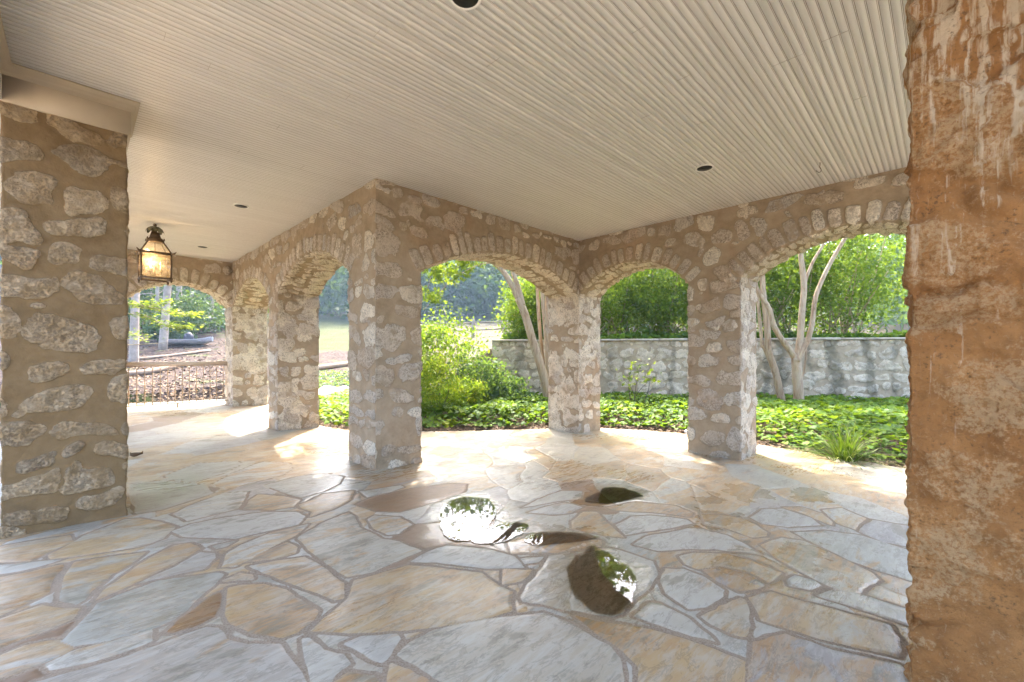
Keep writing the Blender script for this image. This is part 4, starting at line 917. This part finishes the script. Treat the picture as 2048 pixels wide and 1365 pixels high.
# ------------------------------------------------------------------ hanging lantern
LX, LY = .80, 8.27; hw = .17
la = thing('lantern', 'lit bronze lantern with glass panes and candle bulbs hanging from the ceiling', 'lantern', (LX, LY, 2.30))
m = MB()
for a, c in ((-1, -1), (1, -1), (1, 1), (-1, 1)):
    m.box(LX + a * hw - .011, LX + a * hw + .011, LY + c * hw - .011, LY + c * hw + .011, 2.36, 2.715)
    m.frust((LX + a * hw, LY + c * hw), .008, .014, 2.30, 2.345)
for z0, z1, o in ((2.345, 2.368, .018), (2.705, 2.735, .016)):
    for sg in (-1, 1):
        m.box(LX - hw - o, LX + hw + o, LY + sg * hw - .016, LY + sg * hw + .016, z0, z1); m.box(LX + sg * hw - .0155, LX + sg * hw + .0155, LY - hw + .016, LY + hw - .016, z0 + .001, z1 - .001)
for a, c in ((-1, -1), (1, -1), (1, 1), (-1, 1)):       # upturned corner horns
    m.tube([(LX + a * hw, LY + c * hw, 2.722), (LX + a * (hw + .03), LY + c * (hw + .03), 2.726), (LX + a * (hw + .055), LY + c * (hw + .055), 2.755)], [.018, .013, .003], 6)
part('frame', *m.arr(), M['metal'], la, smooth=False)
for a, c in ((-1, -1), (1, -1), (1, 1), (-1, 1)): m = MB(); m.tube([(LX + a * hw, LY + c * hw, 2.735), (LX + a * .085, LY + c * .085, 2.905)], .009, 6); part('roof_rib', *m.arr(), M['metal'], la, smooth=False)
m = MB(); m.frust((LX, LY), .098, .092, 2.90, 2.93); m.frust((LX, LY), .085, .075, 2.93, 2.955); m.frust((LX, LY), .066, .044, 2.955, 3.045)
for a, c in ((-1, -1), (1, -1), (1, 1), (-1, 1)): m.frust((LX + a * .095, LY + c * .095), .012, .004, 2.92, 2.955)
part('neck', *m.arr(), M['metal'], la, smooth=False)
V = []; F = []
for k in range(8):                                      # drooping leaf crown
    a = k * math.pi / 4; d = np.array([math.cos(a), math.sin(a), 0]); s2_ = np.array([-d[1], d[0], 0]); b0 = len(V)
    for t, z, w_ in ((.015, 3.115, .018), (.05, 3.12, .034), (.085, 3.095, .036), (.105, 3.055, .022), (.110, 3.035, .004)):
        V += [np.array([LX, LY, z]) + d * t - s2_ * w_, np.array([LX, LY, z + .012]) + d * t, np.array([LX, LY, z]) + d * t + s2_ * w_]
    for j in range(4):
        for q in range(2): F.append((b0 + 3 * j + q, b0 + 3 * j + q + 1, b0 + 3 * j + q + 4, b0 + 3 * j + q + 3))
part('leaf_crown', V, F, M['verdigris'], la)
m = MB(); m.lathe((LX, LY, 3.04), [(.030, 0), (.022, .04), (.014, .075), (.010, .09), (.020, .105), (.024, .118), (.018, .130), (.008, .135)], 12); part('finial', *m.arr(), M['metal'], la)
g = .004
for (x0, x1, y0, y1) in ((LX - hw + .012, LX + hw - .012, LY - hw, LY - hw + g), (LX - hw + .012, LX + hw - .012, LY + hw - g, LY + hw), (LX - hw, LX - hw + g, LY - hw + .012, LY + hw - .012), (LX + hw - g, LX + hw, LY - hw + .012, LY + hw - .012)):
    m = MB(); m.box(x0, x1, y0, y1, 2.37, 2.703); part('glass_pane', *m.arr(), M['glass'], la, smooth=False)
cs_ = [(-1, -1), (1, -1), (1, 1), (-1, 1)]
for k in range(4):
    a, c = cs_[k], cs_[(k + 1) % 4]; h0, h1 = hw - .008, .083
    part('roof_pane', [(LX + a[0] * h0, LY + a[1] * h0, 2.737), (LX + c[0] * h0, LY + c[1] * h0, 2.737), (LX + c[0] * h1, LY + c[1] * h1, 2.9), (LX + a[0] * h1, LY + a[1] * h1, 2.9)], [(0, 1, 2, 3)], M['glass'], la, smooth=False)
m = MB(); m.tube([(LX, LY, 2.90), (LX, LY, 2.43)], .006, 6)
spots = [(LX + .07 * math.cos(a), LY + .07 * math.sin(a)) for a in (R(215), R(335), R(95))]
for (x, y) in spots: m.tube(smooth_path([(LX, LY, 2.43), ((x + LX) / 2, (y + LY) / 2, 2.405), (x, y, 2.43), (x, y, 2.455)], 4), .005, 6); m.lathe((x, y, 2.45), [(.006, 0), (.018, .008), (.018, .012)], 10)
part('candelabra_arm', *m.arr(), M['metal'], la)
for k, (x, y) in enumerate(spots):
    m = MB(); m.lathe((x, y, 2.462), [(.0115, 0), (.0115, .09)], 12); cn = part('candle', *m.arr(), M['candle'], la)
    m = MB(); m.lathe((x, y, 2.552), [(.007, 0), (.015, .016), (.018, .030), (.013, .05), (.005, .068), (.001, .075)], 12); part('bulb', *m.arr(), M['bulb'] if k == 0 else M['bulb_off'], cn)
ld = bpy.data.lights.new('lantern_light', 'POINT'); ld.energy = .9; ld.color = (1, .66, .33); ld.shadow_soft_size = .03
lo = bpy.data.objects.new('lantern_light', ld); COL.objects.link(lo); lo.location = (spots[0][0], spots[0][1] - .03, 2.60)

# ------------------------------------------------------------------ recessed ceiling lights, hook
for (x, y, lab) in ((1.469, 1.823, 'unlit recessed ceiling light cut off by the top of the picture'), (4.574, 1.752, 'unlit recessed ceiling light above the right arcade pier'), (1.492, 6.466, 'unlit recessed ceiling light left of the front pillar top'), (1.575, 9.432, 'unlit recessed ceiling light right of the lantern, farthest back')):
    t = thing('recessed_light', lab, 'ceiling light', (x, y, HC), 'recessed lights in the ceiling')
    m = MB(); m.lathe((x, y, HC), [(.088, .004), (.092, -.006), (.088, -.010), (.076, -.009), (.072, -.004), (.070, .0), (.069, .004)], 40, False); part('trim_ring', *m.arr(), M['white'], t)
    m = MB(); m.lathe((x, y, HC), [(.073, -.0062), (.066, -.0045), (.058, -.0038), (.02, -.0034), (.002, -.0034)], 40); part('baffle', *m.arr(), M['black'], t)
x, y = 5.262, .881; m = MB()
vr = np.array([math.sin(YAW), -math.cos(YAW)])
hp = [(0, .006), (0, -.03), (-.004, -.045), (.008, -.065), (.012, -.082), (.002, -.098), (-.014, -.102), (-.030, -.094), (-.040, -.082)]
m.tube(smooth_path([(x + vr[0] * a, y + vr[1] * a, HC + z) for a, z in hp], 4), .0032, 8)
solo('ceiling_hook', *m.arr(), M['wire'], 'small dark wire hook screwed into the ceiling near the rusty pillar', 'hook', (x, y, HC - .1))

# ------------------------------------------------------------------ small things on the ground
x, y = onfloor(273, 915); z = float(floor_z(x, y)) + .008
V = []; F = []
for i in range(7):
    for j in range(5):
        a = (i - 3) / 3; c = (j - 2) / 2; wdt = .035 * (1 - abs(a) ** 1.8) + .004
        V.append((x + a * .06, y + c * wdt, z + .004 + .035 * c * c + .018 * a * a + .006 * math.sin(3 * a + 2 * c)))
F = [(i * 5 + j, i * 5 + j + 1, i * 5 + j + 6, i * 5 + j + 5) for i in range(6) for j in range(4)]
solo('fallen_leaf', V, F, M['dryleaf'], 'small curled dry leaf on the flagstones beside the brown pillar', 'leaf')
x, y, z = spot(1376, 7.55); d0 = np.array([x, y, z])
t = thing('landscape_light', 'small silver garden spotlight in the ivy at the edge of the arcade pier', 'garden light', (x, y, z))
m = MB(); m.lathe((x, y, z - .05), [(.008, 0), (.008, .16), (.014, .165), (.014, .18), (.006, .185)], 10); part('stake', *m.arr(), M['black'], t)
m = MB(); ax = np.array([.25, .25, .75]); ax /= np.linalg.norm(ax); b0 = d0 + np.array([0, 0, .13])
m.tube([b0, b0 + ax * .03, b0 + ax * .10, b0 + ax * .16], [.022, .036, .038, .045], 14); part('head', *m.arr(), M['steel'], t)
m = MB(); p = [onfloor(1310, 862), onfloor(1345, 862), onfloor(1376, 866), onfloor(1400, 871)]
m.tube(smooth_path([(a[0] + .05, a[1] + .05, float(floor_z(*a)) + .06 + .01 * i) for i, a in enumerate(p)], 4), .018, 7, wob=.15)
solo('fallen_stick', *m.arr(), M['log'], 'bare fallen stick on the mulch by the arcade pier', 'stick')
# dry leaf litter along the patio edge
n = 1500; k = rs.randint(3, 16, n); tt = rs.rand(n); E0 = EDGE[k]; E1 = EDGE[k + 1]; P2 = E0 + (E1 - E0) * tt[:, None]
P2 = P2 + rs.normal(size=(n, 2)) * .07 + np.array([.05, .05]); z = np.maximum(bed_z(P2[:, 0], P2[:, 1]), floor_z(P2[:, 0], P2[:, 1]) + .006) + .006 + .02 * rs.rand(n)
V, F, C = leaves(np.column_stack([P2, z]), .045, DIA, rs, .75)
tag(put('leaf_litter', mesh('leaf_litter', V, F, M['dryleaf'], C, False)), 'brown dry leaf litter along the patio edge', 'litter', kind='stuff')

# ------------------------------------------------------------------ hillside things
def rock(px, Y, r, label, seed):
    c = onhill(px, Y); q = np.random.RandomState(seed); n1, n2 = 22, 14
    th, ph = np.meshgrid(np.linspace(0, 2 * math.pi, n1, endpoint=False), np.linspace(0, math.pi, n2), indexing='ij')
    D = np.stack([np.cos(th) * np.sin(ph), np.sin(th) * np.sin(ph), np.cos(ph)], -1).reshape(-1, 3)
    rad = .75 + .6 * (fbm(D * 1.6 + seed, seed, 3)); P = D * rad[:, None] * np.array(r) + c + np.array([0, 0, r[2] * .45])
    i = np.arange(n1 * n2).reshape(n1, n2); F = [(i[a, k], i[(a + 1) % n1, k], i[(a + 1) % n1, k + 1], i[a, k + 1]) for a in range(n1) for k in range(n2 - 1)]
    solo('boulder', P, np.array(F)[:, ::-1], M['rock'], label, 'boulder', c, group='boulders beyond the left arches')
rock(657, 11.9, (.42, .55, .26), 'large pale grey boulder above the ivy in the nearer left arch', 3)
rock(688, 12.6, (.22, .25, .17), 'small rounded boulder touching the pillar edge', 4)
rock(676, 12.0, (.14, .16, .10), 'smallest boulder between the other two', 6)
a, c = onhill(600, 16.5), onhill(740, 19); m = MB(); m.tube([a + np.array([0, 0, .07]), (a + c) / 2 + np.array([0, 0, .09]), c + np.array([0, 0, .07])], .10, 8, wob=.05)
solo('landscape_timber', *m.arr(), M['timber'], 'tan landscape timber lying across the slope in the nearer left arch', 'timber')
# pale ground cover plants above the boulders
n = 2600; pxs = rs.uniform(560, 800, n); Yss = rs.uniform(12.6, 16.5, n); P = np.array([atg(a, c_, 0) for a, c_ in zip(pxs, Yss)]); P[:, 2] = ground_z(P[:, 0], P[:, 1]) + .03 + .08 * rs.rand(n)
V, F, C = leaves(P, .10, DIA, rs, .6, rs.rand(n)); tag(put('ground_cover', mesh('ground_cover', V, F, M['bluegreen'], C, False)), 'pale low ground cover on the slope above the boulders', 'ground cover', kind='stuff')
n = 3200; pxs = rs.uniform(150, 520, n); Yss = 12 + 16 * rs.rand(n) ** 1.2; P = np.array([atg(a, c_, 0) for a, c_ in zip(pxs, Yss)]); P[:, 2] = ground_z(P[:, 0], P[:, 1]) + .02
V, F, C = leaves(P, .12, DIA, rs, .7); tag(put('leaf_litter', mesh('leaf_litter', V, F, M['dryleaf'], C, False)), 'dry leaf litter scattered over the hillside beyond the railing', 'litter', kind='stuff')
def log_(pts, r, label):
    q = [onhill(p, Y) + np.array([0, 0, r * .8]) for p, Y in pts]; m = MB(); m.tube(smooth_path(q, 4), r, 8, wob=.12); solo('log', *m.arr(), M['log'], label, 'log', group='logs on the hillside')
log_([(225, 15.5), (300, 16.5), (375, 18.5)], .11, 'long dark log seen through the railing bars')
log_([(412, 34), (436, 35)], .14, 'short fallen log high on the bare slope, right of the boats')
log_([(250, 20), (330, 21.5), (420, 24)], .07, 'thin branch lying on the slope just below the boat')
# boats
def boat(px, Y, L, yaw, wd_, label, mh, motor):
    c = onhill(px, Y); t = thing('boat', label, 'boat', c); ca, sa = math.cos(yaw), math.sin(yaw)
    xs = np.linspace(-.5, .5, 12); hwid = wd_ * (1 - np.clip((xs - .1) / .42, 0, 1) ** 2.2 * .85); rise = .18 * np.clip((xs - .1) / .4, 0, 1) ** 2
    ring = [(-1, .25), (-.92, .12), (-.7, .01), (0, -.02), (.7, .01), (.92, .12), (1, .25)]
    def P(x, y, z): return np.array([c[0] + ca * x - sa * y, c[1] + sa * x + ca * y, c[2] + z + .05])
    V = [P(x * L, a * h, zz + rr2) for x, h, rr2 in zip(xs, hwid, rise) for a, zz in ring]; k = len(ring)
    F = [(i * k + j, i * k + j + 1, (i + 1) * k + j + 1, (i + 1) * k + j) for i in range(11) for j in range(k - 1)] + [tuple(range(k))]
    V2 = [P(x * L * .97, a * h * .93, zz + rr2 + .03) for x, h, rr2 in zip(xs, hwid, rise) for a, zz in ring]; nb_ = len(V)
    part('hull', V, F, M[mh], t); part('inside', V2, F, M['hull_in'], t)
    m = MB()
    for x in (-.28, .02, .26): h = float(np.interp(x, xs, hwid)) * .93; q = [P(x * L - .14, -h, .19), P(x * L + .14, -h, .19), P(x * L + .14, h, .19), P(x * L - .14, h, .19)]; m.add(q + [p + np.array([0, 0, .04]) for p in q], [(3, 2, 1, 0), (4, 5, 6, 7)] + [(i, (i + 1) % 4, 4 + (i + 1) % 4, 4 + i) for i in range(4)])
    part('bench', *m.arr(), M['hull_in'], t, smooth=False)
    if motor:
        m = MB(); b0 = P(.0, 0, .22); m.tube([b0, b0 + np.array([0, 0, .10]), b0 + np.array([0, 0, .34]), b0 + np.array([.05, .02, .46])], [.22, .25, .22, .09], 10, wob=.1); part('covered_seat', *m.arr(), M['navy'], t)
boat(378, 26, 2.5, math.atan2(-1, 1) + .25, .62, 'grey flat bottomed boat with a dark covered seat lying on the slope', 'hull', True)
boat(326, 37, 3.4, math.atan2(-1, 1), .6, 'pale white boat shape among the trees, higher up the hillside', 'whitehull', False)
# trees on the hillside
def htree(px, Y, top, r, lab, lean=0., crown=None, mat='woods', n=2400, size=.22, bmat='bark'):
    b0 = onhill(px, Y); t = thing('woodland_tree', lab, 'tree', b0, 'trees on the wooded hillside'); m = MB(); hd = np.array([math.sin(YAW), -math.cos(YAW), 0])
    q = [b0 + np.array([0, 0, -.2]), b0 + hd * lean * .3 + np.array([0, 0, top * .35]), b0 + hd * lean * .7 + np.array([0, 0, top * .7]), b0 + hd * lean + np.array([0, 0, top])]
    q = smooth_path(q, 6); m.tube(q, np.linspace(r, r * .35, len(q)), 9, wob=.08)
    for k in range(9):
        i = rs.randint(int(len(q) * .3), len(q)); d = rs.normal(size=3); d[2] = abs(d[2]) * .6; d /= np.linalg.norm(d); m.tube(smooth_path([q[i], q[i] + d * top * .10 + np.array([0, 0, .1]), q[i] + d * top * .22], 3), np.linspace(r * .28, r * .08, 7), 5)
    part('trunk', *m.arr(), M[bmat], t); Ps, Ts = [], []
    for (dx, dz, rr2) in (crown or [(lean, top * .95, (top * .22, top * .22, top * .18)), (lean * .6 + top * .1, top * .75, (top * .16, top * .16, top * .12)), (lean * .6 - top * .1, top * .68, (top * .15, top * .15, top * .12))]):
        P, tn = blob(rs, n // 3, b0 + hd * dx + np.array([0, 0, dz]), rr2, 40, .28, .25); Ps.append(P); Ts.append(tn)
    V, F, C = leaves(np.concatenate(Ps), size, DIA, rs, .35, np.concatenate(Ts)); part('crown', V, F, M[mat], t, C, False)
htree(267, 18.5, 9, .17, 'pale grey tree trunk at the left edge of the end arch', .3, size=.16)
htree(325, 24.5, 11, .21, 'tall leaning grey tree trunk left of the grey boat', 1.1, size=.18)
htree(313, 29, 10, .13, 'thin straight tree behind the tall leaning one', .2)
htree(357, 34, 13, .20, 'dark tree under the crown of the end arch', .3)
htree(385, 38, 12, .16, 'thin tree right of the dark one, half hidden in leaves', -.3)
htree(300, 44, 14, .2, 'tree deep in the wooded hillside left of the white boat', .4)
htree(430, 46, 13, .2, 'tree on the upper bank at the right side of the end arch', .2)
htree(210, 27, 12, .18, 'grey tree just outside the end arch, left of the pale trunk', .4)
htree(372, 43, 13, .17, 'slim tree behind the boats on the wooded slope', .1)
htree(345, 50, 15, .2, 'tall tree at the top of the wooded slope', -.4)
htree(420, 31, 12, .14, 'slim leaning tree above the bank at the arch right side', .8)
# low maple with bright sprays in front
b0 = onhill(225, 14.5); t = thing('young_maple', 'young maple spreading bright yellow green leaf sprays across the end arch', 'tree', b0); m = MB(); Ps = []
m.tube(smooth_path([b0, b0 + np.array([0, 0, 1.5]), at(215, 560, 14.5)], 5), np.linspace(.06, .03, 11), 7)
for k, L in enumerate([[(225, 600), (280, 610), (330, 622), (370, 630), (388, 628)], [(225, 580), (265, 575), (300, 565), (318, 560)], [(228, 625), (290, 632), (330, 650), (360, 655), (374, 652)], [(225, 650), (265, 668), (290, 680)], [(222, 600), (270, 612), (310, 610), (330, 600)], [(230, 690), (265, 690), (300, 688), (330, 686)]]):
    q = smooth_path([at(a, c_, 14.2 - .06 * i) for i, (a, c_) in enumerate(L)], 5); m.tube(q, np.linspace(.022, .006, len(q)), 5)
    if k == 5: continue
    for p in q[3:]: Ps.append(p + rs.normal(size=(17 if k != 3 else 9, 3)) * np.array([.17, .17, .055]))
part('trunk', *m.arr(), M['stem'], t); V, F, C = leaves(np.concatenate(Ps), .12, DIA, rs, .7); part('crown', V, F, M['maple'], t, C, False)
# undergrowth on the bank
for (px, Y, r, lab) in ((392, 30, (2.2, 2.2, 1.6), 'dark green bush on the slope above the grey boat'), (455, 40, (3.5, 3.5, 2.2), 'wide green bush on the upper right bank'), (340, 27.5, (1.2, 1.2, .9), 'low green bush left of the grey boat'), (480, 34, (2.6, 2.6, 1.6), 'green bush on the bank at the arch edge'), (425, 52, (5, 5, 4.2), 'large dark bush at the top of the bank'), (285, 33, (2.4, 2.4, 2.0), 'dark bush between the two pale trunks at the left'), (350, 45, (4, 4, 3.2), 'dark thicket behind the white boat'), (405, 42, (3, 3, 2.6), 'dark bush right of the white boat under the arch crown')):
    c = onhill(px, Y); bush('woodland_bush', lab, 'bush', c, [((c[0], c[1], c[2] + r[2] * .7), r)],   .24, DIA, M['understory'], 2600, rs, stems=6, srad=.05, group='bushes on the hillside bank', clumps=60, spread=.26, shell=.3)
# rail fence on the far field
fe = thing('rail_fence', 'weathered wooden rail fence along the pale field beyond the shrubs', 'fence', onhill(884, 34)); fp = [(760, 31.5), (822, 32.5), (884, 33.5), (946, 34.5), (1010, 35.5)]
for p in fp:
    c = onhill(*p); m = MB(); m.box(c[0] - .10, c[0] + .10, c[1] - .10, c[1] + .10, c[2] - .2, c[2] + 1.45, .01); part('post', *m.arr(), M['fence'], fe, smooth=False)
for p, q in zip(fp[:-1], fp[1:]):
    for h in (.55, 1.15): m = MB(); m.tube([onhill(*p) + np.array([0, 0, h]), onhill(*q) + np.array([0, 0, h])], .065, 6); part('rail', *m.arr(), M['fence'], fe, smooth=False)
# far woods as one mass
Ps, Ts = [], []; q = np.random.RandomState(12)
for k in range(310):
    px = q.uniform(-250, 2300); Y = q.uniform(60, 115) if px > 560 else q.uniform(50, 90)
    if 190 < k <= 230: px = q.uniform(1150, 2400); Y = q.uniform(34, 55)
    if k > 230: px = q.uniform(520, 1120); Y = q.uniform(56, 84)
    c = onhill(px, Y); hgt = q.uniform(8, 13.5); r = q.uniform(3.2, 5.5)
    P, tn = blob(q, 460, c + np.array([0, 0, hgt * .55]), (r, r, hgt * .5), 26, .30, .5); ok = P[:, 2] > c[2]; Ps.append(P[ok]); Ts.append(tn[ok])
V, F, C = leaves(np.concatenate(Ps), .80, DIA, q, .35, np.concatenate(Ts))
tag(put('far_woods', mesh('far_woods', V, F, M['woods'], C, False)), 'hazy blue green woods in the distance behind the field and hillside', 'woods', kind='stuff')

# ------------------------------------------------------------------ haze
HZ = True
if HZ:
    b = NB('haze_air'); vp = b.N('VolumePrincipled'); vp.inputs['Color'].default_value = (.55, .75, 1.0, 1); vp.inputs['Density'].default_value = .0011; vp.inputs['Anisotropy'].default_value = .1
    hm = b.done(None, vp.outputs[0]); m = MB(); m.box(-40, 160, -40, 160, -3, 62)
    V, F = m.arr(); ho = put('haze', mesh('haze', V, F, hm, smooth=False)); tag(ho, kind='stuff')
